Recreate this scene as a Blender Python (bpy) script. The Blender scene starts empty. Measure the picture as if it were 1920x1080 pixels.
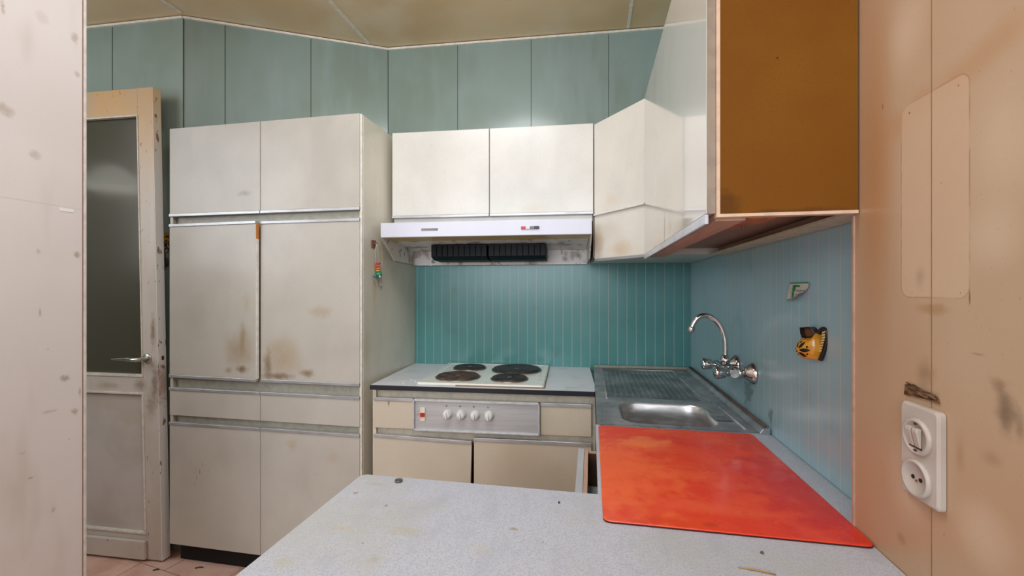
import bpy, bmesh, math, random
from mathutils import Vector, Matrix
random.seed(7)
S = bpy.context.scene
COL = S.collection
PI = math.pi

# ------------------------------------------------------------------ camera
FPX, HC, TH = 800.0, 1.2, math.radians(10.55)
RT = Vector((math.cos(TH), math.sin(TH), 0)); FW = Vector((-math.sin(TH), math.cos(TH), 0)); UP = Vector((0, 0, 1))
EYE = Vector((0, 0, HC))
cd = bpy.data.cameras.new('camera'); cam = bpy.data.objects.new('camera', cd); COL.objects.link(cam)
cd.sensor_width = 36; cd.lens = 36*FPX/1920; cd.shift_y = 3/1920; cd.clip_start = .02
cam.location = EYE; cam.rotation_euler = (PI/2, 0, TH)
S.camera = cam
# ------------------------------------------------------------------ world, light, exposure
W = bpy.data.worlds.new('world'); S.world = W; W.use_nodes = True
W.node_tree.nodes['Background'].inputs[0].default_value = (.86, .93, 1.0, 1)
W.node_tree.nodes['Background'].inputs[1].default_value = .8
def area(name, loc, rot, sx, sy, power, col):
    l = bpy.data.lights.new(name, 'AREA'); l.shape = 'RECTANGLE'; l.size = sx; l.size_y = sy; l.energy = power; l.color = col
    o = bpy.data.objects.new(name, l); o.location = loc; o.rotation_euler = rot; COL.objects.link(o); return o
area('window_light', (-.45, -1.7, 1.75), (math.radians(93), 0, math.radians(4)), 1.7, 1.3, 32, (.82, .91, 1.0))
area('ceiling_lamp_light', (-.5, .75, 2.42), (math.radians(8), math.radians(8), 0), .7, .7, 13, (.92, .96, 1.0))
area('hall_light', (-2.7, .2, 1.9), (math.radians(75), 0, math.radians(-50)), .9, 1.1, 12, (.9, .95, 1.0))
S.view_settings.view_transform = 'Standard'; S.view_settings.look = 'None'
S.view_settings.gamma = 1; S.view_settings.exposure = 0.35; S.view_settings.use_curve_mapping = False
S.cycles.max_bounces = 10; S.cycles.diffuse_bounces = 6; S.cycles.caustics_reflective = False; S.cycles.caustics_refractive = False
try: S.cycles.use_denoising = True
except Exception: pass

# ------------------------------------------------------------------ pixel helpers (1920x1080)
def ray(px, py): return RT*((px-960)/FPX) + FW + UP*((543-py)/FPX)
def onZ(px, py, z): r = ray(px, py); return EYE + r*((z-HC)/r.z)
def onX(px, py, x): r = ray(px, py); return EYE + r*(x/r.x)
def onY(px, py, y): r = ray(px, py); return EYE + r*(y/r.y)
def onP(px, py, p, n): r = ray(px, py); return EYE + r*((p-EYE).dot(n)/r.dot(n))

# the back run is built in its own frame: u along the wall, w out of the wall
RO = Vector((-.891, 2.068, 0)); RU = Vector((.99854, .05408, 0)); RW = Vector((.05408, -.99854, 0))
def run(u, w, z): return RO + RU*u + RW*w + UP*z
def onR(px, py, w):
    p = onP(px, py, run(0, w, 0), RW); d = p-RO
    return d.dot(RU), p.z

# ------------------------------------------------------------------ materials
def lin(c):
    f = lambda v: v/12.92 if v <= .04045 else ((v+.055)/1.055)**2.4
    return tuple(f(x/255) for x in c) + (1,)
class M:
    def __init__(s, name, col, rough=.5, metal=0, coat=0, coatr=.05, spec=.5, trans=0, ior=1.45):
        s.m = bpy.data.materials.new(name); s.m.use_nodes = True; s.t = s.m.node_tree; s.N = s.t.nodes; s.L = s.t.links
        s.b = s.N['Principled BSDF']; s.c = None
        s.b.inputs['Base Color'].default_value = lin(col); s.col = lin(col)
        s.b.inputs['Roughness'].default_value = rough; s.b.inputs['Metallic'].default_value = metal
        s.b.inputs['Coat Weight'].default_value = coat; s.b.inputs['Coat Roughness'].default_value = coatr
        s.b.inputs['Specular IOR Level'].default_value = spec; s.b.inputs['Transmission Weight'].default_value = trans
        s.b.inputs['IOR'].default_value = ior
        s.geo = s.N.new('ShaderNodeNewGeometry'); s.P = s.geo.outputs['Position']
    def link(s, a, b): s.L.new(a, b)
    def math(s, op, a, b=None, c=None):
        n = s.N.new('ShaderNodeMath'); n.operation = op
        for i, v in enumerate((a, b, c)):
            if v is None: continue
            if isinstance(v, (int, float)): n.inputs[i].default_value = v
            else: s.link(v, n.inputs[i])
        return n.outputs[0]
    def noise(s, scale, detail=3, stretch=(1, 1, 1), off=0, rough=.55, dist=0):
        mp = s.N.new('ShaderNodeMapping'); mp.inputs['Scale'].default_value = stretch; mp.inputs['Location'].default_value = (off, off*.7, off*.3)
        s.link(s.P, mp.inputs[0]); n = s.N.new('ShaderNodeTexNoise')
        n.inputs['Scale'].default_value = scale; n.inputs['Detail'].default_value = detail; n.inputs['Roughness'].default_value = rough; n.inputs['Distortion'].default_value = dist
        s.link(mp.outputs[0], n.inputs['Vector']); return n.outputs['Fac']
    def rng(s, v, a, b, c=0, d=1):
        n = s.N.new('ShaderNodeMapRange'); n.interpolation_type = 'SMOOTHSTEP'
        for i, x in zip((1, 2, 3, 4), (a, b, c, d)): n.inputs[i].default_value = x
        s.link(v, n.inputs[0]); return n.outputs[0]
    def mix(s, mask, col):
        n = s.N.new('ShaderNodeMix'); n.data_type = 'RGBA'
        if isinstance(mask, (int, float)): n.inputs[0].default_value = mask
        else: s.link(mask, n.inputs[0])
        if s.c is None: n.inputs[6].default_value = s.col
        else: s.link(s.c, n.inputs[6])
        n.inputs[7].default_value = lin(col); s.c = n.outputs[2]; s.link(s.c, s.b.inputs['Base Color']); return s
    def mottle(s, col, scale=4, fac=.5, lo=.4, hi=.65, stretch=(1, 1, 1), off=0, detail=3):
        return s.mix(s.rng(s.noise(scale, detail, stretch, off), lo, hi, 0, fac), col)
    def stain(s, c, r, col, fac=.8, nscale=30, namp=1.0, soft=.7, stretch=(1, 1, 1)):
        sub = s.N.new('ShaderNodeVectorMath'); sub.operation = 'SUBTRACT'; s.link(s.P, sub.inputs[0]); sub.inputs[1].default_value = tuple(c)
        dv = s.N.new('ShaderNodeVectorMath'); dv.operation = 'DIVIDE'; s.link(sub.outputs[0], dv.inputs[0])
        dv.inputs[1].default_value = tuple(r) if hasattr(r, '__len__') else (r, r, r)
        ln = s.N.new('ShaderNodeVectorMath'); ln.operation = 'LENGTH'; s.link(dv.outputs[0], ln.inputs[0])
        v = ln.outputs[1]
        if namp: v = s.math('ADD', v, s.math('MULTIPLY', s.math('SUBTRACT', s.noise(nscale, 5, stretch, c[0]), .5), namp*2))
        return s.mix(s.rng(v, 1-soft, 1, fac, 0), col)
    def rect(s, cy, cz, ry, rz, rad):
        sp = s.N.new('ShaderNodeSeparateXYZ'); s.link(s.P, sp.inputs[0])
        qy = s.math('MAXIMUM', s.math('SUBTRACT', s.math('ABSOLUTE', s.math('SUBTRACT', sp.outputs[1], cy)), ry-rad), 0)
        qz = s.math('MAXIMUM', s.math('SUBTRACT', s.math('ABSOLUTE', s.math('SUBTRACT', sp.outputs[2], cz)), rz-rad), 0)
        d = s.math('SUBTRACT', s.math('SQRT', s.math('ADD', s.math('MULTIPLY', qy, qy), s.math('MULTIPLY', qz, qz))), rad)
        s.mix(s.rng(d, -.002, .001, .5, 0), (208, 178, 150))
        edge = s.math('ABSOLUTE', d); brk = s.rng(s.noise(30, 4), .4, .6, .15, 1)
        return s.mix(s.math('MULTIPLY', s.rng(edge, .0002, .0014, .6, 0), brk), (156, 116, 78))
    def lines(s, d, off, spacing, width, col, fac=.9, soft=.35):
        dt = s.N.new('ShaderNodeVectorMath'); dt.operation = 'DOT_PRODUCT'; s.link(s.P, dt.inputs[0]); dt.inputs[1].default_value = tuple(d)
        v = s.math('FRACT', s.math('DIVIDE', s.math('SUBTRACT', dt.outputs['Value'], off-width/2), spacing))
        w = width/spacing
        a = s.math('LESS_THAN', v, w)
        s.linemask = a
        return s.mix(s.math('MULTIPLY', a, fac), col)
    def bump(s, h, strength=.3, dist=.002):
        n = s.N.new('ShaderNodeBump'); n.inputs['Strength'].default_value = strength; n.inputs['Distance'].default_value = dist
        s.link(h, n.inputs['Height'])
        if s.b.inputs['Normal'].links: s.link(s.b.inputs['Normal'].links[0].from_socket, n.inputs['Normal'])
        s.link(n.outputs[0], s.b.inputs['Normal']); return s
    def roughvar(s, scale, a, b, stretch=(1, 1, 1)):
        s.link(s.rng(s.noise(scale, 3, stretch, 3.3), .35, .65, a, b), s.b.inputs['Roughness']); return s

def simple(name, col, rough=.5, metal=0, **k):
    m = M(name, col, rough, metal, **k); m.mottle(tuple(int(c*.86) for c in col), 40, .5); return m.m

# ------------------------------------------------------------------ mesh helpers
class MB:
    def __init__(s, T=None): s.v = []; s.f = []; s.T = T or (lambda p: Vector(p)); s.smooth = set()
    def _v(s, p): s.v.append(s.T(p)); return len(s.v)-1
    def face(s, idx, sm=False):
        if sm: s.smooth.add(len(s.f))
        s.f.append(idx)
    def box(s, x0, x1, y0, y1, z0, z1):
        i = [s._v((x, y, z)) for z in (z0, z1) for x, y in ((x0, y0), (x1, y0), (x1, y1), (x0, y1))]
        for f in ((0, 1, 2, 3), (4, 5, 6, 7), (0, 1, 5, 4), (1, 2, 6, 5), (2, 3, 7, 6), (3, 0, 4, 7)): s.face([i[k] for k in f])
        return s
    def loft(s, loops, cap0=True, cap1=True, sm=False, closed=True):
        L = [[s._v(p) for p in lp] for lp in loops]; n = len(L[0])
        for a, b in zip(L, L[1:]):
            for k in range(n if closed else n-1): s.face([a[k], a[(k+1) % n], b[(k+1) % n], b[k]], sm)
        if cap0: s.face(L[0])
        if cap1: s.face(L[-1])
        return s
    def prism(s, poly, z0, z1): return s.loft([[(x, y, z0) for x, y in poly], [(x, y, z1) for x, y in poly]])
    def extr(s, pts, vec): v = Vector(vec); return s.loft([[Vector(p) for p in pts], [Vector(p)+v for p in pts]])
    def lathe(s, c, axis, prof, seg=32, cap=True):
        c = Vector(c); a = Vector(axis).normalized(); e = a.orthogonal().normalized(); g = a.cross(e)
        loops = [[c+a*t+(e*math.cos(2*PI*k/seg)+g*math.sin(2*PI*k/seg))*r for k in range(seg)] for t, r in prof]
        return s.loft(loops, cap, cap, True)
    def cyl(s, p0, p1, r, seg=24): p0 = Vector(p0); p1 = Vector(p1); return s.lathe(p0, p1-p0, [(0, r), ((p1-p0).length, r)], seg)
    def sph(s, c, r, seg=20, rings=12):
        c = Vector(c); rx, ry, rz = r if hasattr(r, '__len__') else (r, r, r)
        loops = [[c+Vector((rx*math.sin(PI*j/rings)*math.cos(2*PI*k/seg), ry*math.sin(PI*j/rings)*math.sin(2*PI*k/seg), -rz*math.cos(PI*j/rings))) for k in range(seg)] for j in range(1, rings)]
        return s.loft(loops, True, True, True)
    def tube(s, pts, r, seg=14, flat=1.0):
        pts = [Vector(p) for p in pts]; n = len(pts); rr = r if hasattr(r, '__len__') else [r]*n
        loops = []; prev = None
        for i, p in enumerate(pts):
            t = (pts[min(i+1, n-1)]-pts[max(i-1, 0)]).normalized()
            e = t.orthogonal().normalized() if prev is None else (prev-t*prev.dot(t)).normalized()
            prev = e; g = t.cross(e)
            loops.append([p+(e*math.cos(2*PI*k/seg)+g*math.sin(2*PI*k/seg)*flat)*rr[i] for k in range(seg)])
        return s.loft(loops, True, True, True)

WL = {}
def obj(name, mb, mat, parent=None, bevel=0, loc=None, seg=2):
    me = bpy.data.meshes.new(name); o = bpy.data.objects.new(name, me); COL.objects.link(o)
    if parent is not None:
        base = WL[parent.name]; o.parent = parent; WL[o.name] = base.copy(); off = base
    else:
        if loc is None:
            n = len(mb.v); loc = Vector((sum(v.x for v in mb.v)/n, sum(v.y for v in mb.v)/n, min(v.z for v in mb.v)))
        off = Vector(loc); o.location = off; WL[o.name] = off.copy()
    bm = bmesh.new(); vs = [bm.verts.new(v-off) for v in mb.v]; bm.verts.ensure_lookup_table()
    for i, f in enumerate(mb.f):
        try:
            ff = bm.faces.new([vs[k] for k in f]); ff.smooth = i in mb.smooth
        except ValueError: pass
    bmesh.ops.recalc_face_normals(bm, faces=bm.faces[:]); bm.to_mesh(me); bm.free()
    me.materials.append(mat)
    if bevel:
        b = o.modifiers.new('bevel', 'BEVEL'); b.width = bevel; b.segments = seg; b.limit_method = 'ANGLE'; b.angle_limit = math.radians(40)
    return o
def thing(name, label, cat, loc, group=None):
    o = bpy.data.objects.new(name, None); o.empty_display_size = .1; COL.objects.link(o); o.location = Vector(loc); WL[o.name] = Vector(loc)
    tag(o, label, cat, group); return o
def tag(o, label, cat, group=None):
    o['label'] = label; o['category'] = cat
    if group: o['group'] = group
    return o
def struct(o): o['kind'] = 'structure'; return o
def copy_tree(o, offset):
    c = o.copy(); COL.objects.link(c); c.location = o.location+Vector(offset)
    for ch in list(o.children):
        k = ch.copy(); COL.objects.link(k); k.parent = c
    return c

# ================================================================== MATERIALS
ZC = 2.454
TEAL = (140, 158, 152)
wall_m = M('painted panel wall', TEAL, .22, coat=.3, coatr=.12)
wall_m.mottle((122, 134, 118), 2.2, .5, .35, .7).mottle((154, 172, 174), 3, .35, .45, .7, (3, 3, .7), 5)
wall_m.bump(wall_m.noise(3, 2), .12, .01)
def teal_board(name, d, off, sp, col, col2, lf=.85):
    m = M(name, col, .25, coat=.2, coatr=.2)
    m.mottle(col2, 4, .5, .35, .7, (1, 1, .6)).mottle((int(col[0]*.72), int(col[1]*.75), int(col[2]*.72)), 9, .25, .55, .75, (1, 1, 1), 4)
    m.lines(d, off, sp, .0024, (204, 204, 188), lf)
    m.bump(m.math('SUBTRACT', 1.0, m.linemask), .5, .001)
    return m
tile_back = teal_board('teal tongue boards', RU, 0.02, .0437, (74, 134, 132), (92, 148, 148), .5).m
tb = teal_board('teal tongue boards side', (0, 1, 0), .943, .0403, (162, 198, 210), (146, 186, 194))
tb.stain(onX(1403, 735, .461), (.05, .05, .05), (60, 84, 78), .5, 60, .9)
tb.stain(onX(1445, 780, .461), (.05, .02, .03), (50, 68, 64), .5, 60, .9)
tile_right = tb.m

ceil_m = M('nicotine stained ceiling board', (232, 208, 170), .5, coat=.1)
ceil_m.mottle((206, 174, 124), 1.6, .6, .35, .7).mottle((236, 222, 196), 2.6, .6, .45, .7, (1, 1, 1), 8)
white_trim = simple('white trim', (238, 232, 220), .5)
dark_gap = simple('dark gap', (20, 17, 15), .8)
floor_m = M('terracotta floor', (214, 176, 160), .45)
floor_m.mottle((196, 150, 132), 8, .7).mottle((222, 190, 174), 14, .6, .5, .7, off=3).mottle((90, 66, 54), 60, .5, .66, .74, off=9)
def peach_mat():
    m = M('nicotine stained right wall', (184, 152, 122), .38, coat=.15, coatr=.2)
    X = .41
    m.mottle((172, 130, 94), 1.5, .45, .4, .7, (1, 1, .5)).mottle((198, 174, 148), 3, .4, .5, .72, (1, 1, .5), 5)
    m.stain(onX(1640, 330, X), (.2, .06, .42), (170, 116, 66), .6, 3, .2, .98)
    for px, py in ((1890, 60), (1840, 105), (1790, 150), (1730, 190), (1680, 235), (1640, 280)): m.stain(onX(px, py, X), (.2, .035, .03), (178, 132, 88), .38, 5, .2, .98)
    for px, py, ry, rz in ((1700, 60, .05, .08), (1880, 260, .06, .09), (1860, 440, .05, .05), (1700, 900, .05, .08), (1840, 1000, .05, .05)): m.stain(onX(px, py, X), (.2, ry, rz), (214, 192, 168), .4, 6, .3, .98)
    # the outline left by something that hung here (rounded rectangle ghost)
    p = onX(1692, 200, X); q = onX(1815, 560, X)
    y0, y1, z0, z1 = q.y, p.y, 1.19, 1.443
    m.rect((y0+y1)/2, (z0+z1)/2, (y1-y0)/2+.002, (z1-z0)/2, .014)
    m.stain((X, (y0+y1)/2, z0-.014), (.2, .032, .01), (160, 120, 70), .6, 40, .6, .9)
    for px, py, c, ry, rz, f in ((1705, 212, (60, 30, 16), .0016, .002, 1), (1797, 160, (90, 40, 20), .0012, .0015, .9), (1710, 549, (90, 60, 40), .001, .001, .9), (1801, 549, (90, 50, 30), .001, .001, .9),
                           (1818, 558, (120, 62, 24), .0016, .011, .9), (1655, 200, (110, 60, 30), .002, .005, .7), (1765, 343, (110, 70, 40), .001, .001, .9),
                           (1735, 700, (110, 80, 48), .022, .022, .55), (1885, 770, (86, 66, 44), .017, .034, .8), (1870, 722, (120, 88, 60), .012, .012, .6), (1912, 800, (90, 70, 44), .008, .02, .6),
                           (1800, 850, (160, 116, 76), .01, .03, .5), (1690, 1010, (150, 108, 60), .012, .01, .6), (1860, 860, (150, 110, 74), .02, .012, .5), (1770, 1003, (130, 80, 50), .001, .002, .8),
                           (1832, 664, (120, 90, 60), .012, .002, .6), (1725, 520, (150, 120, 90), .012, .02, .5)):
        m.stain(onX(px, py, X), (.1, ry, rz), c, f*.8, 60, .45 if ry > .003 else .2, .98 if ry > .003 else .6)
    m.mottle((150, 96, 60), 330, .3, .66, .76, off=2, detail=2)
    return m.m
peach = peach_mat()
def left_mat():
    m = M('worn white left wall', (214, 207, 204), .4, coat=.1, coatr=.2)
    X = -1.283
    m.mottle((206, 194, 186), 2.5, .5, .4, .7, (1, 1, .6)).mottle((222, 214, 210), 2, .5, .45, .7, (1, 1, 1), 6).mottle((176, 160, 148), 9, .3, .55, .75, (1, 1, .25), 3)
    for px, py, ry, rz, f in ((140, 70, .01, .02, .6), (10, 205, .02, .018, .6), (65, 290, .015, .014, .45), (5, 12, .006, .02, .8), (78, 32, .02, .02, .2), (144, 478, .01, .012, .8), (123, 709, .014, .012, .9), (140, 772, .01, .012, .85), (75, 585, .004, .014, .6), (145, 140, .008, .01, .5), (92, 772, .02, .006, .5), (100, 955, .006, .01, .6), (58, 896, .008, .003, .7), (42, 850, .01, .004, .4), (130, 824, .002, .002, 1), (72, 470, .006, .012, .4), (90, 655, .003, .004, .4), (150, 735, .004, .02, .6)):
        m.stain(onX(px, py, X), (.1, ry, rz), (150, 122, 98), f*.8, 70, .8, .9)
    m.lines((0, -.0, 1), 1.405, 8, .003, (200, 190, 184), .6)
    m.mottle((150, 126, 110), 260, .25, .68, .78, off=12, detail=2)
    return m.m
left_wall_m = left_mat()

def lam(name, col, stains=(), rough=.34, coat=.2, grain=.12):
    m = M(name, col, rough, coat=coat, coatr=.15)
    m.mottle(tuple(int(c*.9) for c in col), 3, .6, .35, .7).mottle(tuple(min(255, int(c*1.04)) for c in col), 5, .5, .45, .7, (1, 1, .5), 3)
    m.mottle(tuple(int(c*.8) for c in col), 260, grain, .5, .7, (1, 1, .3), 1, 2)
    for st in stains:
        a = list(st)+[.7]*(6-len(st)); m.stain(*a[:5], a[5]*.6, .98)
    return m.m
CREAM = (214, 204, 186)
YT = 1.552
def T(px, py): return onY(px, py, YT)
tall_m = lam('beige laminate', (188, 182, 172), [
    (T(450, 655), (.10, .3, .12), (150, 122, 80), .55, 14, .8), (T(458, 630), (.025, .3, .10), (140, 110, 66), .5, 40, .9), (T(456, 692), (.045, .3, .022), (110, 82, 46), .8, 50, .8), (T(430, 694), (.03, .3, .02), (140, 116, 76), .6, 40, .5),
    (T(530, 670), (.12, .3, .13), (160, 130, 84), .5, 12, .8), (T(500, 690), (.03, .3, .10), (120, 88, 48), .7, 30, .9), (T(520, 706), (.10, .3, .022), (112, 80, 44), .75, 40, .9), (T(575, 700), (.05, .3, .025), (120, 88, 52), .7, 40, .9), (T(600, 585), (.07, .3, .04), (160, 138, 106), .45, 30, .9),
    (T(455, 362), (.05, .3, .018), (140, 128, 110), .6, 40, .9), (T(372, 886), (.0022, .3, .018), (50, 42, 36), .9, 10, .1), (T(366, 897), (.0018, .3, .014), (50, 42, 36), .9, 10, .1), (T(378, 872), (.0016, .3, .014), (60, 50, 42), .8, 10, .1), (T(362, 908), (.0014, .3, .01), (50, 42, 36), .9, 10, .1), (T(356, 868), (.0014, .3, .016), (80, 70, 60), .6, 10, .1), (T(388, 884), (.0014, .3, .012), (90, 80, 68), .5, 10, .1), (T(590, 890), (.04, .3, .001), (130, 116, 100), .5, 10, .1),
    (T(620, 860), (.05, .3, .04), (176, 150, 124), .35, 40, .9), (T(545, 835), (.03, .3, .04), (170, 150, 116), .45, 40, .9),
    (T(465, 570), (.03, .3, .06), (176, 158, 128), .45, 30, .9)])
side_m = lam('cream side laminate', (220, 215, 200), [((-.9, 1.6, .95), (.3, .05, .3), (196, 172, 136), .35, 12, .8), ((-.9, 1.66, 1.2), (.3, .03, .16), (204, 180, 140), .5, 20, .6)], .3, .2, .15)
upper_m = lam('cream laminate', (222, 219, 212), [((-.1, 1.8, 1.36), (.13, .3, .06), (196, 160, 120), .0, 10, .8), (onP(1000, 390, run(0, .31, 0), RW), (.12, .1, .03), (206, 196, 172), .5, 20, .8)], .32, .2, .12)
corner_m = lam('stained cream laminate', (222, 217, 206), [((0.1, 1.7, 1.36), (.09, .09, .05), (206, 172, 128), .5, 14, .8), ((.02, 1.8, 1.4), (.05, .05, .08), (204, 174, 136), .6, 30, .6), ((.08, 1.74, 1.56), (.05, .05, .03), (214, 190, 164), .4, 24, .8)], .3, .2, .12)
gloss = M('glossy cream laminate', (212, 207, 198), .12, coat=.7, coatr=.05, spec=.7, ior=1.55)
gloss.mottle((204, 196, 182), 4, .4)
gloss.stain(onX(1246, 430, .188), (.3, .014, .07), (120, 84, 50), 1, 30, .4, .9, (1, 1, .2)).stain(onX(1256, 420, .188), (.3, .03, .05), (190, 160, 130), .45, 26, .8)
gloss_m = gloss.m
brown = M('brown chipboard panel', (122, 74, 8), .7, spec=.25)
brown.mottle((106, 60, 4), 1.8, .6, .35, .7).mottle((140, 92, 26), 3, .4, .45, .72, off=4).mottle((84, 50, 18), 330, .5, .6, .75, off=3, detail=2)
brown.stain(onY(1458, 108, .75), (.0022, .1, .0022), (50, 26, 10), 1, 30, .2).stain(onY(1500, 396, .75), (.08, .1, .008), (80, 46, 20), .5, 30, .8)
brown.stain(onY(1360, 380, .75), (.03, .1, .03), (70, 40, 12), .5, 60, .8)
brown_m = brown.m
alu = M('aluminium grip strip', (196, 196, 198), .32, 1.0); alu.mottle((166, 164, 162), 30, .6, stretch=(.4, .4, 2)); alu.b.inputs['Metallic'].default_value = .6; alu.b.inputs['Roughness'].default_value = .42; alu_m = alu.m
channel_m = simple('grey grip channel', (172, 168, 154), .45)
beige_rail = simple('beige rail', (204, 196, 178), .45)
base_m = lam('beige base laminate', (200, 189, 170), [(onR(735, 750, .5) and run(.07, .5, .75), (.006, .2, .02), (130, 96, 60), .8, 60, .7), (run(.6, .5, .55), (.16, .2, .1), (190, 172, 146), .4, 20, .8)], .42, .1, .1)
top_m = M('speckled grey laminate', (186, 190, 200), .42, coat=.12, coatr=.25)
top_m.mottle((158, 162, 174), 380, .7, .42, .66, detail=2).mottle((208, 212, 222), 500, .7, .5, .7, off=5, detail=2).mottle((176, 176, 166), 6, .5, .48, .72, off=2).mottle((168, 172, 184), 30, .4, .5, .7, (1, .4, 1), 6)
ZT = .822
for px, py, rx, ry, c, f in ((667, 924, .008, .006, (168, 110, 74), .95), (964, 992, .010, .006, (150, 136, 104), .95), (724, 948, .005, .006, (110, 104, 84), .9), (710, 908, .03, .006, (170, 168, 152), .8), (760, 996, .04, .02, (176, 172, 146), .6), (640, 990, .03, .01, (186, 178, 156), .6),
                        (1018, 1016, .002, .003, (140, 112, 96), .9), (680, 1018, .0022, .0022, (80, 60, 50), 1), (840, 985, .001, .001, (70, 60, 60), 1), (700, 1050, .012, .012, (170, 168, 150), .7), (530, 1055, .02, .02, (178, 172, 150), .5), (1348, 974, .001, .001, (90, 90, 90), 1), (900, 1030, .02, .02, (186, 184, 172), .5)):
    top_m.stain(onZ(px, py, ZT), (rx, ry, .1), c, f*.85, 120, .8 if rx > .003 else .2, .85)
top_m.mottle((140, 136, 132), 260, .45, .7, .78, off=7, detail=2)
top_m = top_m.m
backtop = M('grey laminate by hob', (216, 220, 226), .4, coat=.15, coatr=.2)
backtop.mottle((190, 194, 200), 400, .6, .45, .66, detail=2).mottle((160, 164, 160), 10, .5, .55, .75, off=3)
backtop_m = backtop.m
blackedge = simple('black edge strip', (34, 35, 42), .35)
red = M('red board lacquer', (226, 62, 30), .26, coat=.4, coatr=.15)
red.mottle((236, 98, 50), 5, .55, .4, .7, (1, 3, 1)).mottle((206, 36, 22), 4, .5, .45, .7, off=4)
for px, py, rx, ry, c, f in ((1130, 880, .2, .26, (242, 108, 56), .75), (1210, 830, .08, .05, (244, 128, 70), .7), (1520, 930, .13, .24, (200, 18, 14), .8), (1480, 900, .12, .1, (204, 30, 24), .55), (1390, 860, .035, .02, (188, 34, 28), .45), (1290, 950, .10, .03, (238, 92, 62), .5), (1335, 985, .02, .012, (176, 50, 30), .6)):
    red.stain(onZ(px, py, .826), (rx, ry, .1), c, f, 30, .9)
red.mottle((246, 150, 112), 90, .4, .66, .76, (1, 4, 1), 5, 3)
red.roughvar(20, .2, .42); red_m = red.m
steel = M('worn stainless steel', (172, 174, 178), .36, .55)
steel.mottle((118, 120, 122), 9, .7, .35, .65).mottle((160, 162, 162), 22, .6, .5, .7, off=4).mottle((70, 64, 56), 50, .5, .6, .75, off=6)
steel.roughvar(14, .24, .5); steel_m = steel.m
drain_m = M('dull drainer steel', (146, 150, 152), .42, .5); drain_m.mottle((92, 98, 98), 8, .85, .35, .65).mottle((136, 138, 138), 30, .6, .5, .7, off=4, stretch=(3, 1, 1)); drain_m = drain_m.m
basin_m = M('brushed basin steel', (200, 198, 196), .34, .8); basin_m.mottle((140, 136, 132), 12, .6, stretch=(1, 1, 4)); basin_m = basin_m.m
grime = simple('brown grime', (92, 76, 62), .7)
chrome = M('chrome', (214, 214, 214), .1, 1.0); chrome.mottle((160, 156, 150), 40, .6); chrome = chrome.m
enamel = M('white enamel', (232, 230, 222), .22, coat=.5, coatr=.08); enamel.mottle((206, 192, 166), 18, .5, .55, .75); enamel_m = enamel.m
hoodw = (lambda q: (q.mottle((204, 206, 222), 3, .4), q.m)[1])(M('hood white enamel', (216, 218, 230), .28))
tan = M('nicotine tan metal', (214, 186, 128), .4); tan.mottle((190, 158, 98), 10, .6); tan_m = tan.m
hoodin = M('greasy inner metal', (226, 222, 218), .4); hoodin.mottle((130, 104, 86), 12, .8, .52, .7).mottle((70, 50, 40), 30, .7, .58, .7, off=3); hoodin_m = hoodin.m
black_m = M('black filter', (7, 7, 10), .45, spec=.2).m
rusty = M('rusty hot plate', (96, 76, 66), .55, .4); rusty.mottle((54, 44, 42), 30, .8).mottle((128, 92, 70), 60, .6, .5, .7, off=3); rusty_m = rusty.m
darkplate = M('dark hot plate', (62, 56, 54), .5, .4); darkplate.mottle((36, 34, 34), 30, .8).mottle((96, 84, 76), 60, .6, .5, .7, off=3); darkplate_m = darkplate.m
ring_m = simple('steel ring', (140, 130, 120), .35, .9)
panel_alu = M('brushed panel', (196, 196, 196), .42, .45); panel_alu.mottle((176, 176, 176), 60, .5, stretch=(.1, .1, 3)); panel_alu = panel_alu.m
knobw = simple('white knob plastic', (226, 226, 224), .25)
redp = simple('red plastic', (196, 34, 28), .35)
def doorpaint():
    m = M('yellowed chipped door paint', (200, 190, 180), .42, coat=.1)
    # the top of the door is yellowed by smoke: a stain of its own on the paint
    m.stain((-2.0, 1.55, 2.25), (3, 3, .75), (208, 160, 92), 1, 3, .2, .9)
    m.mottle((178, 164, 148), 5, .5, .4, .7, (1, 1, .5))
    Y = 1.557
    for px, py, rx, rz, c, f in ((286, 620, .02, .10, (112, 84, 44), .85), (290, 720, .028, .13, (96, 72, 44), .75), (282, 760, .04, .1, (130, 104, 74), .6), (262, 722, .05, .04, (120, 96, 66), .7), (205, 722, .08, .025, (150, 128, 98), .6)):
        m.stain(onY(px, py, Y), (rx, .1, rz), c, f*.85, 50, .5, .98)
    m.mottle((120, 74, 44), 60, .6, .66, .72, (1, 1, .5), 5, 4)
    return m
dp = doorpaint(); door_m = dp.m
dp2 = M('chipped white edge paint', (228, 226, 222), .4); dp2.stain((-1.9, 1.6, 2.25), (3, 3, .6), (222, 184, 124), .9, 3, .2, .9).mottle((120, 66, 44), 34, .85, .62, .68, (1, 1, .4), 5, 5).stain((-1.91, 1.58, .78), (.1, .1, .13), (150, 96, 66), .6, 60, .6); edge_m = dp2.m
doorpanel = M('grey door panel paint', (196, 188, 182), .42); doorpanel.mottle((172, 160, 150), 4, .6, .4, .7).stain((-2.05, 1.57, .7), (.2, .1, .15), (176, 160, 140), .5, 12, .8); doorpanel_m = doorpanel.m
glass = M('frosted door glass', (168, 160, 136), .3, trans=.85, ior=1.3, coat=1, coatr=.14); glass.bump(glass.noise(120, 2), .25, .001); glass_m = glass.m
plastic_w = M('aged white plastic', (188, 176, 166), .35); plastic_w.mottle((168, 150, 136), 14, .5); plastic_w = plastic_w.m
woodp = M('pinkish raw wood', (196, 160, 138), .6); woodp.mottle((160, 124, 104), 30, .6, stretch=(1, .15, 1)); woodp = woodp.m
darkwood = M('dark brown wood', (84, 50, 26), .6); darkwood.mottle((48, 28, 16), 14, .8); darkwood = darkwood.m
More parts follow.
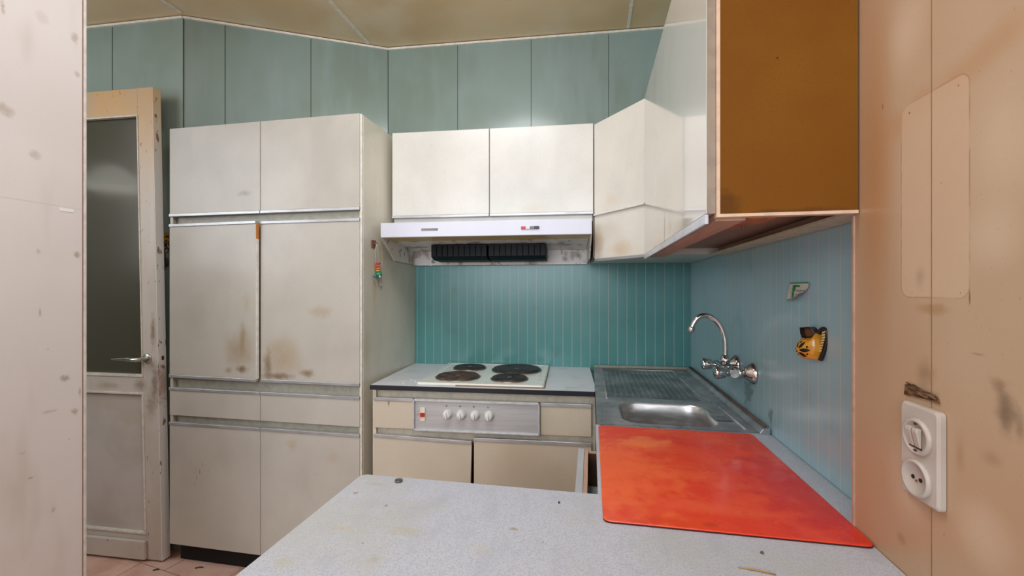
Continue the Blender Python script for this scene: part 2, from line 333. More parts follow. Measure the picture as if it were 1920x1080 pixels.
orangew = M('orange brown wood', (176, 100, 44), .5); orangew.mottle((110, 56, 24), 90, .9, .45, .6, dist=0) if False else orangew.mottle((130, 70, 32), 90, .6, .45, .6); orangew = orangew.m

# ================================================================== SETTING
def quadwall(name, a, b, z0, z1, thick, mat, nsign=1):
    a = Vector((a[0], a[1], 0)); b = Vector((b[0], b[1], 0)); d = (b-a).normalized(); n = Vector((d.y, -d.x, 0))*nsign
    mb = MB(); pts = [a, b, b-n*thick, a-n*thick]; mb.prism([(p.x, p.y) for p in pts], z0, z1)
    return struct(obj(name, mb, mat))
C_BACK_L = run(-.147, 0, 0); C_DIAG = Vector((-1.838, 1.647, 0)); C_BACK_R = run(1.354, 0, 0)
quadwall('wall_back', (C_BACK_L.x, C_BACK_L.y), (C_BACK_R.x+.1, C_BACK_R.y+.005), 0, ZC+.05, .1, wall_m.m)
quadwall('wall_diagonal', (C_DIAG.x, C_DIAG.y), (C_BACK_L.x, C_BACK_L.y), 0, ZC+.05, .1, wall_m.m)
quadwall('wall_left', (-3.2, 1.60), (C_DIAG.x, C_DIAG.y), 0, ZC+.05, .1, wall_m.m)
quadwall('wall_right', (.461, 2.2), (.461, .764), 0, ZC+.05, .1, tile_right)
# the board-clad splashback between worktop and wall cabinets
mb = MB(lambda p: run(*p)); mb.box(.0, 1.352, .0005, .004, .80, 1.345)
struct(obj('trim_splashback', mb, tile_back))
mb = MB(); mb.box(.41, .561, -2.2, .764, 0, ZC+.05); struct(obj('wall_near_right', mb, peach))
mb = MB(); mb.box(.4075, .413, .763, .767, .822, 1.317); struct(obj('trim_near_right', mb, simple('pink strip', (186, 150, 130), .6)))
mb = MB(); mb.box(-1.383, -1.283, -2.2, .8735, 0, ZC+.05); struct(obj('wall_entrance', mb, left_wall_m))
mb = MB(); mb.box(-1.384, -1.2822, .8735, .8752, 0, ZC); struct(obj('trim_entrance_gap', mb, simple('brown chipped line', (120, 84, 68), .7)))
mb = MB(); mb.box(-1.385, -1.2812, .8755, .882, 0, ZC); struct(obj('trim_entrance', mb, simple('chipped post paint', (214, 206, 200), .45), bevel=.0008))
mb = MB(); mb.box(-3.5, -3.2, -2.2, 1.6, 0, ZC+.05); struct(obj('wall_unseen_hall_side', mb, wall_m.m))  # unseen hall walls, added to darken what the door glass reflects
mb = MB(); mb.box(-3.2, -1.383, -2.3, -2.2, 0, ZC+.05); struct(obj('wall_unseen_hall_rear', mb, wall_m.m))
mb = MB(); mb.box(-3.5, .6, -2.3, 2.3, ZC, ZC+.05); struct(obj('ceiling', mb, ceil_m.m))
# ceiling battens and cornices
def batten(name, a, b, w=.014, h=.004):
    a = Vector(a); b = Vector(b); d = (b-a).normalized(); n = Vector((d.y, -d.x, 0))*(w/2)
    mb = MB(); mb.prism([((a+n).x, (a+n).y), ((b+n).x, (b+n).y), ((b-n).x, (b-n).y), ((a-n).x, (a-n).y)], ZC-h, ZC+.001)
    return struct(obj(name, mb, white_trim))
batten('trim_ceiling_1', (-1.116, -2.1, 0), (-1.116, 2.0, 0)); batten('trim_ceiling_2', (.172, -2.1, 0), (.172, 2.11, 0)); batten('trim_ceiling_3', (-1.825, -2.1, 0), (-1.825, 1.62, 0))
def cornice(name, a, b, n):
    a = Vector((a[0], a[1], 0)); b = Vector((b[0], b[1], 0)); d = (b-a).normalized(); nn = Vector((d.y, -d.x, 0))
    mb = MB(); o = nn*.010
    mb.prism([(a.x, a.y), (b.x, b.y), ((b+o).x, (b+o).y), ((a+o).x, (a+o).y)], ZC-.014, ZC-.004)
    mb2 = MB(); o = nn*.006; mb2.prism([(a.x, a.y), (b.x, b.y), ((b+o).x, (b+o).y), ((a+o).x, (a+o).y)], ZC-.004, ZC+.001)
    o1 = struct(obj(name, mb, white_trim)); o2 = obj('shadow_gap', mb2, dark_gap, o1); 
cornice('trim_cornice_1', (C_BACK_L.x, C_BACK_L.y), (C_BACK_R.x, C_BACK_R.y), 1); cornice('trim_cornice_2', (C_DIAG.x, C_DIAG.y), (C_BACK_L.x, C_BACK_L.y), 1); cornice('trim_cornice_3', (-3.2, 1.6), (C_DIAG.x, C_DIAG.y), 1)
# dark seams between the big wall panels (thin cover fillets)
seam_m = simple('dark seam', (58, 66, 60), .6)
def seam(name, p, d, z0, z1, w=.0024):
    p = Vector((p[0], p[1], 0)); d = Vector((d[0], d[1], 0)).normalized()*w/2; n = Vector((d.y, -d.x, 0)).normalized()*.0012
    mb = MB(); mb.prism([((p-d-n*.5).x, (p-d-n*.5).y), ((p+d-n*.5).x, (p+d-n*.5).y), ((p+d+n).x, (p+d+n).y), ((p-d+n).x, (p-d+n).y)], z0, z1)
    return struct(obj(name, mb, seam_m))
k = 1
for px in (858, 996, 1141):
    u, _ = onR(px, 150, 0); p = run(u, 0, 0); seam('trim_seam_%d' % k, p, RU, 1.5, ZC-.012); k += 1
dd = (C_BACK_L-C_DIAG).normalized(); dn = Vector((dd.y, -dd.x, 0))
for px in (422, 583):
    p = onP(px, 150, C_DIAG, dn); seam('trim_seam_%d' % k, p, dd, .1, ZC-.012); k += 1
seam('trim_seam_%d' % k, C_BACK_L+Vector((0, -.001, 0)), RU, .1, ZC-.012, .003); k += 1
seam('trim_seam_%d' % k, C_DIAG+Vector((0, -.001, 0)), RU, .05, ZC-.012, .004); k += 1
ld = (C_DIAG-Vector((-3.2, 1.6, 0))).normalized(); p = onP(211, 100, C_DIAG, Vector((ld.y, -ld.x, 0))); seam('trim_seam_%d' % k, p, ld, .1, ZC-.012); k += 1
def seamx(name, px, X, mat):
    p = onX(px, 500, X); mb = MB(); mb.box(X-.0004, X+.001, p.y-.0005, p.y+.0005, .823, ZC); struct(obj(name, mb, mat))
seamx('trim_seam_%d' % k, 1747, .41, simple('brown seam', (138, 108, 78), .6)); k += 1

# floor: base grout + individual look of tiles in one surface
mb = MB(); mb.box(-3.4, .6, -2.2, 2.3, -.05, -.004); flo = struct(obj('floor', mb, simple('grout', (104, 86, 74), .8)))
mb = MB(); A = math.radians(-9.5)
def rt(x, y): return (x*math.cos(A)-y*math.sin(A), x*math.sin(A)+y*math.cos(A))
orig = onZ(308, 1070, 0)
TX, TY = .30, .30
for i in range(-7, 8):
    for j in range(-8, 5):
        sh = .15 if j % 2 else 0
        x0 = i*TX+sh; y0 = j*TY
        c = rt(x0+TX/2, y0+TY/2)
        if abs(orig.x+c[0]+1.4) > 1.7 or orig.y+c[1] > 2.2 or orig.y+c[1] < -1.9 or orig.x+c[0] > .4: continue
        mb.prism([(orig.x+rt(a, b)[0], orig.y+rt(a, b)[1]) for a, b in ((x0+.002, y0+.002), (x0+TX-.002, y0+.002), (x0+TX-.002, y0+TY-.002), (x0+.002, y0+TY-.002))], -.006, 0)
obj('tile_surface', mb, floor_m.m, flo)

# ================================================================== DOOR (opened flat against the left wall)
LEAN = math.tan(math.radians(.55))
def dT(p):  # local a: 0 at latch edge .. along the leaf to the left, b: out of the leaf towards camera, z
    a, b, z = p
    base = Vector((-1.8495, 1.560, 0)); al = Vector((-.99, -.035, 0)).normalized(); n = Vector((al.y, -al.x, 0))
    if n.y > 0: n = -n
    q = base+al*a+n*b+UP*z; q.x -= .004+z*.0250; return q
DT = 2.095; DW = .83
door = bpy.data.objects.new('door_1', None); COL.objects.link(door); door.location = dT((DW, 0, 0)); WL['door_1'] = door.location.copy(); struct(door)
def dz(py, px=285): p = onP(px, py, dT((0, 0, 1)), Vector((-.035, .99, 0))); return p.z
SW = .077
g0, g1 = dz(706), dz(214)     # glass opening
def dbox(a0, a1, b0, b1, z0, z1): m_ = MB(dT); m_.box(a0, a1, b0, b1, z0, z1); return m_
o = obj('stile', dbox(.001, SW, -.038, 0, .008, DT), door_m, door, .002)
obj('edge_paint', dbox(-.001, .0012, -.038, -.0006, .008, DT), edge_m, door)
obj('stile', dbox(DW-SW, DW, -.038, 0, .008, DT), door_m, door, .002)
obj('top_rail', dbox(SW, DW-SW, -.037, -.001, g1, DT), door_m, door, .002)
obj('lock_rail', dbox(SW, DW-SW, -.037, -.001, dz(738), g0), door_m, door, .002)
obj('bottom_rail', dbox(SW, DW-SW, -.037, -.001, .008, .12), door_m, door, .002)
m_ = MB(dT)
zp0, zp1 = .12, dz(738)
m_.box(SW, DW-SW, -.026, -.012, zp0, zp1); obj('lower_panel', m_, doorpanel_m, door)
m_ = MB(dT); t = .007
for a0, a1, z0, z1 in ((SW-.002, SW+t, zp0, zp1), (DW-SW-t, DW-SW+.002, zp0, zp1), (SW, DW-SW, zp1-t, zp1+.002), (SW, DW-SW, zp0-.002, zp0+t), (SW, DW-SW, g0-.004, g0+.008), (SW-.002, SW+.004, g0, g1), (SW, DW-SW, g1-.005, g1+.002)): m_.box(a0, a1, -.014, .0035, z0, z1)
obj('moulding', m_, simple('moulding paint', (216, 208, 196), .4), door, .0015)
m_ = dbox(SW-.004, DW-.06, 0, .014, .012, .094); obj('weather_board', m_, door_m, door, .004)
obj('glass_pane', dbox(SW+.001, DW-SW-.001, -.022, -.017, g0, g1), glass_m, door)
hz = dz(672)
m_ = MB(); c0 = dT((.052, 0, hz)); nrm = (dT((.052, 1, hz))-c0).normalized(); al = (dT((1, 0, hz))-dT((0, 0, hz))).normalized()
hm = simple('satin aluminium handle', (196, 196, 186), .28, .9)
m_.lathe(c0, nrm, [(0, .021), (.004, .021), (.007, .017), (.007, .0), ], 28, False)
h = obj('door_handle', m_, hm, door)
m_ = MB(); m_.tube([c0+nrm*.004, c0+nrm*.036, c0+nrm*.046+al*.006, c0+nrm*.049+al*.03], [.0085, .0085, .009, .0085]); 
m_.loft([[c0+nrm*(.042+dn_)+al*a_+UP*dz_ for dn_, dz_ in ((0, -hh), (.008, -hh), (.008, hh), (0, hh))] for a_, hh in ((.01, .008), (.05, .0085), (.10, .005), (.128, .002))])
obj('lever', m_, hm, h, .0015)
m_ = dbox(-.0022, .001, -.027, -.016, hz-.009, hz+.009); obj('latch', m_, simple('rusty latch', (96, 60, 56), .6, .5), door)
m_ = dbox(-.0016, .001, -.032, -.008, hz-.085, hz+.055); obj('lock_plate', m_, edge_m, door)

# ================================================================== TALL CABINET
XL, XR = -1.8135, -.899
YF = 1.5585    # front plane of doors
t_ = thing('tall_cabinet', 'tall beige laminate cupboard unit with stained doors, left of the cooker', 'cabinet', ((XL+XR)/2, 1.6, 0))
carc = MB(); yb = YF+.019
carc.prism([(XL+.016, yb), (XR-.018, yb), (XR-.018, 2.05), (-1.02, 2.043), (XL+.016, 1.647)], .095, 1.895)
obj('carcass', carc, channel_m, t_)
m_ = MB(); m_.prism([(XR-.018, yb-.004), (XR, yb-.004), (-.8915, 2.064), (-.9095, 2.064)], .0, 1.9); obj('side_panel', m_, side_m, t_, .0015)
m_ = MB(); m_.box(XR-.006, XR+.0006, yb-.0046, yb, .09, 1.9); 
m_ = MB(); m_.prism([(XL+.002, YF+.003), (XL+.016, YF+.003), (XL+.016, 1.648), (XL+.002, 1.641)], .09, 1.9); obj('side_panel', m_, tall_m, t_)
m_ = MB(); m_.prism([(XL+.01, 1.602), (XR-.02, 1.602), (XR-.02, 2.03), (-1.02, 2.02), (XL+.01, 1.632)], 0, .095); obj('plinth', m_, dark_gap, t_)
XM = onY(488, 500, YF).x
def front(x0, x1, z0, z1, strips=(), name='door', mat=tall_m, rotz=0, gap=.0013, extra=None, drop=0):
    """one laminate front with grip strips on its top and/or bottom edge"""
    hx = x0
    def TT(p):
        q = Vector(p)
        if rotz:
            c = Vector((hx, YF+.016, 0)); r = Matrix.Rotation(rotz, 3, 'Z'); q = r@(q-c)+c
        return q
    m_ = MB(TT); m_.box(x0+gap, x1-gap, YF, YF+.016, z0, z1); d = obj(name, m_, mat, t_, .002)
    for s_, in [(x,) for x in strips]:
        m2 = MB(TT)
        zz = (z1-.001, z1+.0115) if s_ == 't' else (z0-.0115, z0+.001)
        m2.box(x0+gap, x1-gap, YF-.004, YF+.012, *zz)
        obj('grip_strip', m2, alu_m, d, .0015)
    return d
for x0, x1, left in ((XL, XM, 1), (XM, XR-.007, 0)):
    front(x0, x1, 1.529, 1.903, 'b')
    if left: front(x0, x1-.004, .829, 1.474, 'tb', rotz=math.radians(-2.1))
    else: front(x0, x1, .826, 1.474, 'tb')
    front(x0, x1, .652, .762, 't', 'drawer_front')
    front(x0, x1, .09, .612, 't')
m_ = MB(); m_.box(XR-.0065, XR-.0005, YF+.002, yb-.003, .09, 1.9); obj('edge_strip', m_, simple('white edge band', (232, 226, 214), .4), t_)
# raw chipboard where the edge band came off the ajar door
for ch in t_.children:
    if ch.name == 'door.001' or ch.name == 'door.002': pass
ajar = [c for c in t_.children if c.name.startswith('door')][1]
def AJ(p):
    c = Vector((XL, YF+.016, 0)); return Matrix.Rotation(math.radians(-2.1), 3, 'Z')@(Vector(p)-c)+c
xe = XM-.004-.0013
m_ = MB(AJ); m_.box(xe-.0005, xe+.0006, YF+.0005, YF+.0155, .829, 1.41); obj('edge_band', m_, simple('white band', (240, 238, 232), .35), ajar)
m_ = MB(AJ); m_.box(xe-.0005, xe+.0004, YF+.0005, YF+.0155, 1.41, 1.474); obj('bare_edge', m_, simple('bare chipboard', (206, 136, 70), .7), ajar)

# ================================================================== BACK WALL CABINET (two doors)
UF = .2955
R = lambda p: run(*p)
b_ = thing('wall_cabinet', 'cream two-door wall cabinet above the extractor hood', 'cabinet', run(.44, .15, 1.48))
m_ = MB(R); m_.box(.0035, .882, .006, UF-.017, 1.49, 1.895); obj('carcass', m_, upper_m, b_, .001)
for u0, u1 in ((.001, .440), (.443, .884)):
    m_ = MB(R); m_.box(u0, u1, UF-.016, UF, 1.527, 1.898); d = obj('door', m_, upper_m, b_, .0025)
    m_ = MB(R); m_.box(u0, u1, UF-.012, UF+.004, 1.517, 1.528); obj('grip_strip', m_, alu_m, d, .0015)
# ================================================================== HOOD
hz0, hz1 = 1.4175, 1.4785
h_ = thing('extractor_hood', 'white extractor hood with open dirty underside above the hob', 'extractor hood', run(.44, .2, 1.32))
m_ = MB(R); m_.box(.001, .872, .398, .415, hz0, hz1); obj('fascia', m_, hoodw, h_, .0025)
m_ = MB(R); m_.box(.003, .870, .010, .399, 1.470, 1.4775); obj('top_panel', m_, hoodw, h_)
m_ = MB(R); m_.box(.003, .870, .262, .399, hz0+.001, hz0+.004); obj('lip', m_, tan_m, h_)
side = [(.405, hz0), (.275, 1.331), (.012, 1.325), (.012, 1.471), (.405, 1.471)]
for u in (.0015, .868):
    m_ = MB(R); m_.extr([(u, w, z) for w, z in side], (.0, 0, 0)) if False else m_.loft([[(u, w, z) for w, z in side], [(u+.004, w, z) for w, z in side]])
    obj('side_panel', m_, hoodin_m, h_)
m_ = MB(R); m_.loft([[(u, w, z) for w, z in ((.262, 1.42), (.262, 1.424), (.03, 1.395), (.03, 1.391))] for u in (.006, .866)]); obj('inner_panel', m_, hoodin_m, h_)
m_ = MB(R); m_.box(.006, .868, .008, .03, 1.333, 1.392); obj('rear_panel', m_, hoodin_m, h_)
m_ = MB(R); m_.box(.004, .870, .008, .034, 1.322, 1.334); m_.box(.0855, .100, .006, .036, 1.320, 1.326)
obj('rear_rail', m_, hoodin_m, h_, .001)
m_ = MB(R); m_.loft([[(.0, .405, hz0-.001), (.0035, .405, hz0-.001), (.0035, .275, 1.327), (.0, .275, 1.327)], [(.0, .411, hz0), (.0035, .411, hz0), (.0035, .281, 1.332), (.0, .281, 1.332)]]); obj('slanted_edge', m_, simple('pale edge', (206, 196, 180), .4), h_)
def filt(pxa, pxb):
    ua, _ = onR(pxa, 475, .19); ub, _ = onR(pxb, 475, .19)
    m_ = MB(R); m_.loft([[(u, w, z) for w, z in ((.05, 1.336), (.15, 1.338), (.195, 1.352), (.195, 1.408), (.05, 1.392))] for u in (ua, ub)]); 
    o = obj('grease_filter', m_, black_m, h_, .002)
    m_ = MB(R)
    for a in range(1, 10):
        uu = ua+(ub-ua)*a/10; m_.box(uu-.0015, uu+.0015, .194, .1975, 1.356, 1.403)
    obj('grille_bars', m_, M('dark bars', (5, 4, 5), .7, spec=.1).m, o)
filt(809, 913); filt(916, 1024)
u0, z0 = onR(790, 433, .4155); u1, z1 = onR(821, 428.5, .4155)
m_ = MB(R); m_.box(u0, u1, .4145, .4168, z0, z1+.002); bd = obj('badge', m_, simple('badge grey', (186, 186, 190), .4, .3), h_, .0005)
m_ = MB(R)
for k in range(9):
    a = u0+(u1-u0)*(k+.5)/9; w_ = (u1-u0)/9*.36
    m_.box(a-w_, a-w_*.25, .4167, .4174, z0+.0012, z1+.0008); m_.box(a+w_*.25, a+w_, .4167, .4174, z0+.0012, z1+.0008)
    zz = (z0+z1)/2 if k % 2 else z1
    m_.box(a-w_, a+w_, .4167, .4174, zz-.0004, zz+.0006)
obj('badge_letters', m_, simple('dark letters', (70, 66, 70), .5), bd)
ua, za = onR(977, 430, .4155); ub, _ = onR(1011, 430, .4155); z1 = za+.0115
for i, (c, nm) in enumerate((((198, 60, 66), 'red_lamp'), ((222, 220, 214), 'switch_button'), ((120, 112, 114), 'switch_button'), ((28, 26, 30), 'switch_button'))):
    a = ua+(ub-ua)*i/4; m_ = MB(R); m_.box(a+.0003, a+(ub-ua)/4-.0003, .4145, .4215, za, z1); obj(nm, m_, simple('switch colour %d' % i, c, .35), h_, .001)

# ================================================================== CORNER + RIGHT WALL CABINETS
E1 = run(.886, UF-.002, 0); E2 = Vector((.189, 1.604, 0))
zl, zt = 1.322, 1.892
c_ = thing('corner_wall_cabinet', 'cream corner wall cabinet set diagonally beside the hood, yellowed at its foot', 'cabinet', (.25, 1.9, zl))
dv = (E2-E1); dl = dv.length; dv.normalize(); nv = Vector((dv.y, -dv.x, 0))
CT = lambda p: E1+dv*p[0]+nv*p[1]+UP*p[2]
bk = run(.886, .008, 0)
m_ = MB(); q1 = CT((.001, -.02, 0)); q2 = CT((dl-.004, -.02, 0))
m_.prism([(q1.x, q1.y), (q2.x, q2.y), (.206, 1.606), (.455, 1.606), (.455, 2.128), (bk.x, bk.y)], zl+.004, zt-.002); obj('carcass', m_, corner_m, c_)
m_ = MB(CT); m_.box(.002, dl-.001, -.018, 0, 1.512, zt); d = obj('door', m_, corner_m, c_, .002)
m_ = MB(CT); m_.box(.002, dl-.001, -.012, .005, 1.508, 1.515); obj('grip_strip', m_, simple('pale grip strip', (224, 220, 212), .35), d, .001)
m_ = MB(CT); m_.box(-.003, dl-.003, -.017, -.006, zl, 1.508); obj('lower_panel', m_, corner_m, c_, .001)
m_ = MB(CT); m_.box(.002, dl-.001, -.014, -.002, zl-.004, zl+.007); obj('bottom_strip', m_, alu_m, c_, .001)
m_ = MB(R); m_.box(.8845, .8875, .01, UF-.01, 1.335, 1.893); obj('filler_strip', m_, simple('brown filler', (150, 124, 92), .5), c_)

r_ = thing('wall_cabinet', 'tall wall cabinet with glossy cream door and brown bare side, above the sink', 'cabinet', (.33, 1.17, zl-.005))
m_ = MB(); m_.box(.188, .2015, .757, 1.600, zl+.004, zt+.002); d = obj('door', m_, gloss_m, r_, .0015)
m_ = MB(); m_.box(.1862, .1915, .757, 1.599, zl-.013, zl+.003); obj('bottom_strip', m_, simple('pale blue grey strip', (206, 210, 220), .25, 0), d, .001)
m_ = MB(); m_.box(.2025, .2075, .7502, .766, zl-.003, zt); m_.box(.2075, .408, .7502, .766, zl-.003, zl+.002); obj('pale_edge', m_, simple('pale pink edge', (226, 196, 170), .5), r_)
m_ = MB(); m_.box(.2075, .4075, .7508, .766, zl+.002, zt); obj('side_panel', m_, brown_m, r_)
m_ = MB(); m_.box(.1886, .2018, .7558, .757, zl+.004, zt); obj('edge_band', m_, simple('grey brown edge', (158, 142, 126), .5), d)
m_ = MB(); m_.box(.2025, .2165, .766, 1.602, zl+.0, zt); m_.box(.2165, .452, .766, 1.602, zt-.016, zt); m_.box(.438, .457, .77, 1.602, zl, zt); obj('carcass', m_, woodp, r_, .001)
m_ = MB(); m_.box(.2165, .437, .768, 1.602, zl+.024, zl+.038); obj('recessed_bottom', m_, simple('brown recess board', (150, 122, 106), .6), r_)
m_ = MB(); m_.box(.205, .252, .767, 1.595, zl-.007, zl+.012); obj('bottom_board', m_, woodp, r_, .001)
m_ = MB(); m_.box(.405, .456, .77, 1.60, zl-.002, zl+.004); obj('rear_batten', m_, simple('greenish cream rail', (204, 202, 176), .5), r_, .001)
m_ = MB(); m_.box(.2525, .30, .768, .835, zl-.005, zl+.022); obj('cross_brace', m_, orangew, r_, .003)
m_ = MB(); m_.box(.262, .285, .88, .93, zl+.0, zl+.04); m_.cyl((.30, .92, zl+.012), (.33, 1.02, zl+.012), .004); obj('bracket', m_, orangew, r_, .004)

# ================================================================== BASE UNIT UNDER HOB
BF = .492
k_ = thing('base_cabinet', 'beige base cabinet with built-in cooker controls under the hob', 'cabinet', run(.44, .25, 0))
m_ = MB(R); m_.box(.006, .016, .02, BF-.018, .1, .8035); m_.box(.86, .882, .02, BF-.018, .1, .8035); m_.box(.016, .86, .02, .03, .1, .8035); m_.box(.016, .86, .03, BF-.02, .1, .116)
m_.box(.016, .86, .05, BF-.0185, .60, .8035); obj('carcass', m_, beige_rail, k_)
m_ = MB(R); m_.box(.03, .87, .06, BF-.08, 0, .1); obj('plinth', m_, dark_gap, k_)
m_ = MB(R); m_.box(-.002+.004, .02-.004, BF-.018, BF-.004, .1, .80); obj('side_post', m_, simple('cream post', (216, 204, 182), .45), k_)
pu0, _ = onR(774, 775, BF+.014); pu1, _ = onR(1012, 780, BF+.014)
def bfront(u0, u1, z0, z1, name, rot=0):
    def TT(p):
        u, w, z = p
        if rot:
            c, s = math.cos(rot), math.sin(rot); du, dz_ = u-u0, z-z1; u, z = u0+du*c-dz_*s, z1+du*s+dz_*c
        return run(u, w, z)
    m_ = MB(TT); m_.box(u0, u1, BF-.016, BF, z0, z1); d = obj(name, m_, base_m, k_, .002)
    m_ = MB(TT); m_.box(u0, u1, BF-.012, BF+.004, z1-.001, z1+.0125); obj('grip_strip', m_, alu_m, d, .0015)
bfront(.008, pu0-.001, .648, .758, 'drawer_front'); bfront(pu1+.001, .866, .648, .758, 'drawer_front')
ud, _ = onR(886, 850, BF); bfront(.008, ud-.003, .105, .612, 'door', math.radians(-1.7)); bfront(ud+.005, .866, .1, .614, 'door')
cp = obj('control_panel', MB(R).box(pu0, pu1, BF-.016, BF+.006, .650, .770), panel_alu, k_, .001)
m_ = MB(R); fr = .006
for a, b, c, d in ((pu0, pu1, .770-fr, .772), (pu0, pu1, .648, .648+fr), (pu0, pu0+fr, .648, .772), (pu1-fr, pu1, .648, .772)): m_.box(a, b, BF, BF+.016, c, d)
obj('panel_frame', m_, simple('pale metal frame', (206, 206, 208), .35, .3), cp, .0008)
for px, py in ((838, 778), (863.5, 779), (889.5, 779.8), (916, 781)):
    u, z = onR(px, py, BF+.02); m_ = MB(); c = run(u, BF+.006, z); m_.lathe(c, RW, [(0, .019), (.004, .019), (.007, .0165), (.020, .0155), (.024, .013), (.0245, 0.001)], 28)
    kn = obj('knob', m_, knobw, cp); m_ = MB(R); m_.box(u-.0022, u+.0022, BF+.022, BF+.036, z-.013, z+.013); obj('knob_grip', m_, knobw, kn, .001)
    u, z = onR(px-1, py-17, BF+.007); m_ = MB(); m_.cyl(run(u, BF+.005, z), run(u, BF+.0085, z), .0021, 12); obj('pilot_dot', m_, simple('pilot brown', (84, 44, 36), .4), cp)
    m_ = MB(R)
    for k in range(7):
        a = PI*(.1+.8*k/6)*1.0; m_.box(u+.006*math.cos(a*2)-.0004, u+.006*math.cos(a*2)+.0004, BF+.0058, BF+.0066, z+.006*math.sin(a*2)-.0004, z+.006*math.sin(a*2)+.0004)
    obj('dial_marks', m_, dark_gap, cp)
u, z = onR(792.5, 777, BF+.008)
m_ = MB(R); m_.box(u-.010, u+.010, BF+.005, BF+.010, z-.027, z+.027); sw = obj('oven_switch', m_, simple('cream switch', (226, 220, 200), .35), cp, .001)
m_ = MB(R); m_.box(u-.009, u+.009, BF+.009, BF+.0135, z-.009, z+.007); obj('switch_window', m_, redp, sw, .001)
m_ = MB(R)
for dx, dz_ in ((-.020, .0), (-.018, .003), (-.018, -.003), (-.015, 0)): m_.box(u+dx-.0012, u+dx+.0012, BF+.0058, BF+.0066, z+dz_-.0008, z+dz_+.0008)
obj('switch_mark', m_, redp, cp)

# back worktop
wt = thing('worktop', 'grey laminate worktop with black front edge around the hob', 'worktop', run(.44, .25, .806))
m_ = MB(R); m_.box(.0015, .8835, .006, .5095, .806, ZT); obj('top', m_, backtop_m, wt)
m_ = MB(R); m_.box(.0015, .8835, .5096, .5135, .8045, ZT+.0006); obj('front_edge', m_, blackedge, wt, .0008)
# hob
hb = thing('hob', 'cream enamel electric hob with four round hot plates', 'hob', run(.45, .25, ZT+.001))
h0, _ = onR(779, 719, .49); h1, _ = onR(1021, 724, .49)
def rrect(x0, x1, y0, y1, r, n=6):
    P = []
    for cx, cy, a0 in ((x1-r, y1-r, 0), (x0+r, y1-r, PI/2), (x0+r, y0+r, PI), (x1-r, y0+r, 1.5*PI)):
        for k in range(n+1): a = a0+PI/2*k/n; P.append((cx+r*math.cos(a), cy+r*math.sin(a)))
    return P
bu0, bu1, bw0, bw1 = h0, h1-.002, .018, .482
def lp(ins, z, r): return [(x, y, z) for x, y in rrect(bu0+ins, bu1-ins, bw0+ins, bw1-ins, r)]
m_ = MB(R); m_.loft([lp(0, ZT+.0012, .012), lp(0, ZT+.006, .012), lp(.004, ZT+.010, .012), lp(.024, ZT+.010, .018), lp(.030, ZT+.0075, .018)]); obj('hob_plate', m_, enamel_m, hb)
m_ = MB(R); m_.box(bu0+.16, bu1+.001, bw1-.001, bw1+.003, ZT+.001, ZT+.004); m_.box(bu1-.001, bu1+.0025, bw0+.02, bw1, ZT+.001, ZT+.004); obj('dirt_rim', m_, simple('brown dirt', (150, 116, 88), .7), hb)
for px, py, r, mt in ((880.9, 687.5, .0725, darkplate_m), (858.9, 704, .089, rusty_m), (968.6, 691, .109, darkplate_m), (955.3, 707.5, .0725, darkplate_m)):
    c = onZ(px, py, ZT+.014); c.z = ZT+.0076
    m_ = MB(); m_.lathe(c, UP, [(0, r+.006), (.003, r+.006), (.0055, r), (.0055, .0)], 48, False); rg = obj('plate_ring', m_, ring_m, hb)
    pr = [(0.003, r-.001), (.008, r-.001), (.0095, r-.003)]
    for k in range(5):
        rr = (r-.006)*(1-k/6.5); pr += [(.0095, rr), (.0082, rr-.0015), (.0082, rr-.003), (.0095, rr-.0045)]
    pr += [(.0095, .018), (.0075, .016), (.0075, .001)]
    m_ = MB(); m_.lathe(c, UP, pr, 48); obj('hot_plate', m_, mt, rg)
    m_ = MB(); m_.cyl(c+UP*.007, c+UP*.0085, .011, 20); obj('centre_cap', m_, ring_m, rg)
# crumbs on worktop by hob
for px, py in ((757, 719.5), (771, 712), (779, 715)):
    c = onZ(px, py, ZT); m_ = MB(); m_.sph(c+UP*.0015, (.004, .003, .0022), 8, 5)
    tag(obj('paint_flake', m_, simple('flake', (226, 222, 210), .6)), {757: 'tiny pale flake nearest the front edge of the worktop, left of the hob', 771: 'tiny pale flake farthest back on the worktop, left of the hob', 779: 'tiny pale flake touching the left front corner of the hob'}[px], 'debris', 'pale flakes left of the hob')

# ================================================================== SINK UNIT
SX0, SX1, SY0 = .012, .4545, 1.213
s_ = thing('sink', 'dirty stainless steel sink top with drainer, in the corner', 'sink', (.24, 1.6, .80))
zs = ZT+.003
bx0, bx1, by0, by1 = .085, .352, 1.240, 1.468
oy1L, oy1R = 2.098, 2.122
def rr_ray(cx, cy, hx, hy, r, a):
    dx, dy = math.cos(a), math.sin(a); lo, hi = 0, hx+hy
    for _ in range(40):
        t = (lo+hi)/2; x, y = abs(dx*t), abs(dy*t)
        ins = x <= hx and y <= hy and not (x > hx-r and y > hy-r and math.hypot(x-(hx-r), y-(hy-r)) > r)
        lo, hi = (t, hi) if ins else (lo, t)
    return (cx+dx*lo, cy+dy*lo)
cx, cy, hx, hy = (bx0+bx1)/2, (by0+by1)/2, (bx1-bx0)/2, (by1-by0)/2
deckY = 1.52
def outer(a):
    dx, dy = math.cos(a), math.sin(a); ts = []
    if dx > 1e-6: ts.append((SX1-cx)/dx)
    if dx < -1e-6: ts.append((SX0-cx)/dx)
    if dy > 1e-6: ts.append((deckY-cy)/dy)
    if dy < -1e-6: ts.append((SY0-cy)/dy)
    t = min(ts); return (cx+dx*t, cy+dy*t)
ang = sorted([2*PI*k/72 for k in range(72)]+[math.atan2(y-cy, x-cx) % (2*PI) for x in (SX0, SX1) for y in (SY0, deckY)])
inner = [rr_ray(cx, cy, hx, hy, .055, a) for a in ang]; inner2 = [rr_ray(cx, cy, hx-.004, hy-.004, .052, a) for a in ang]
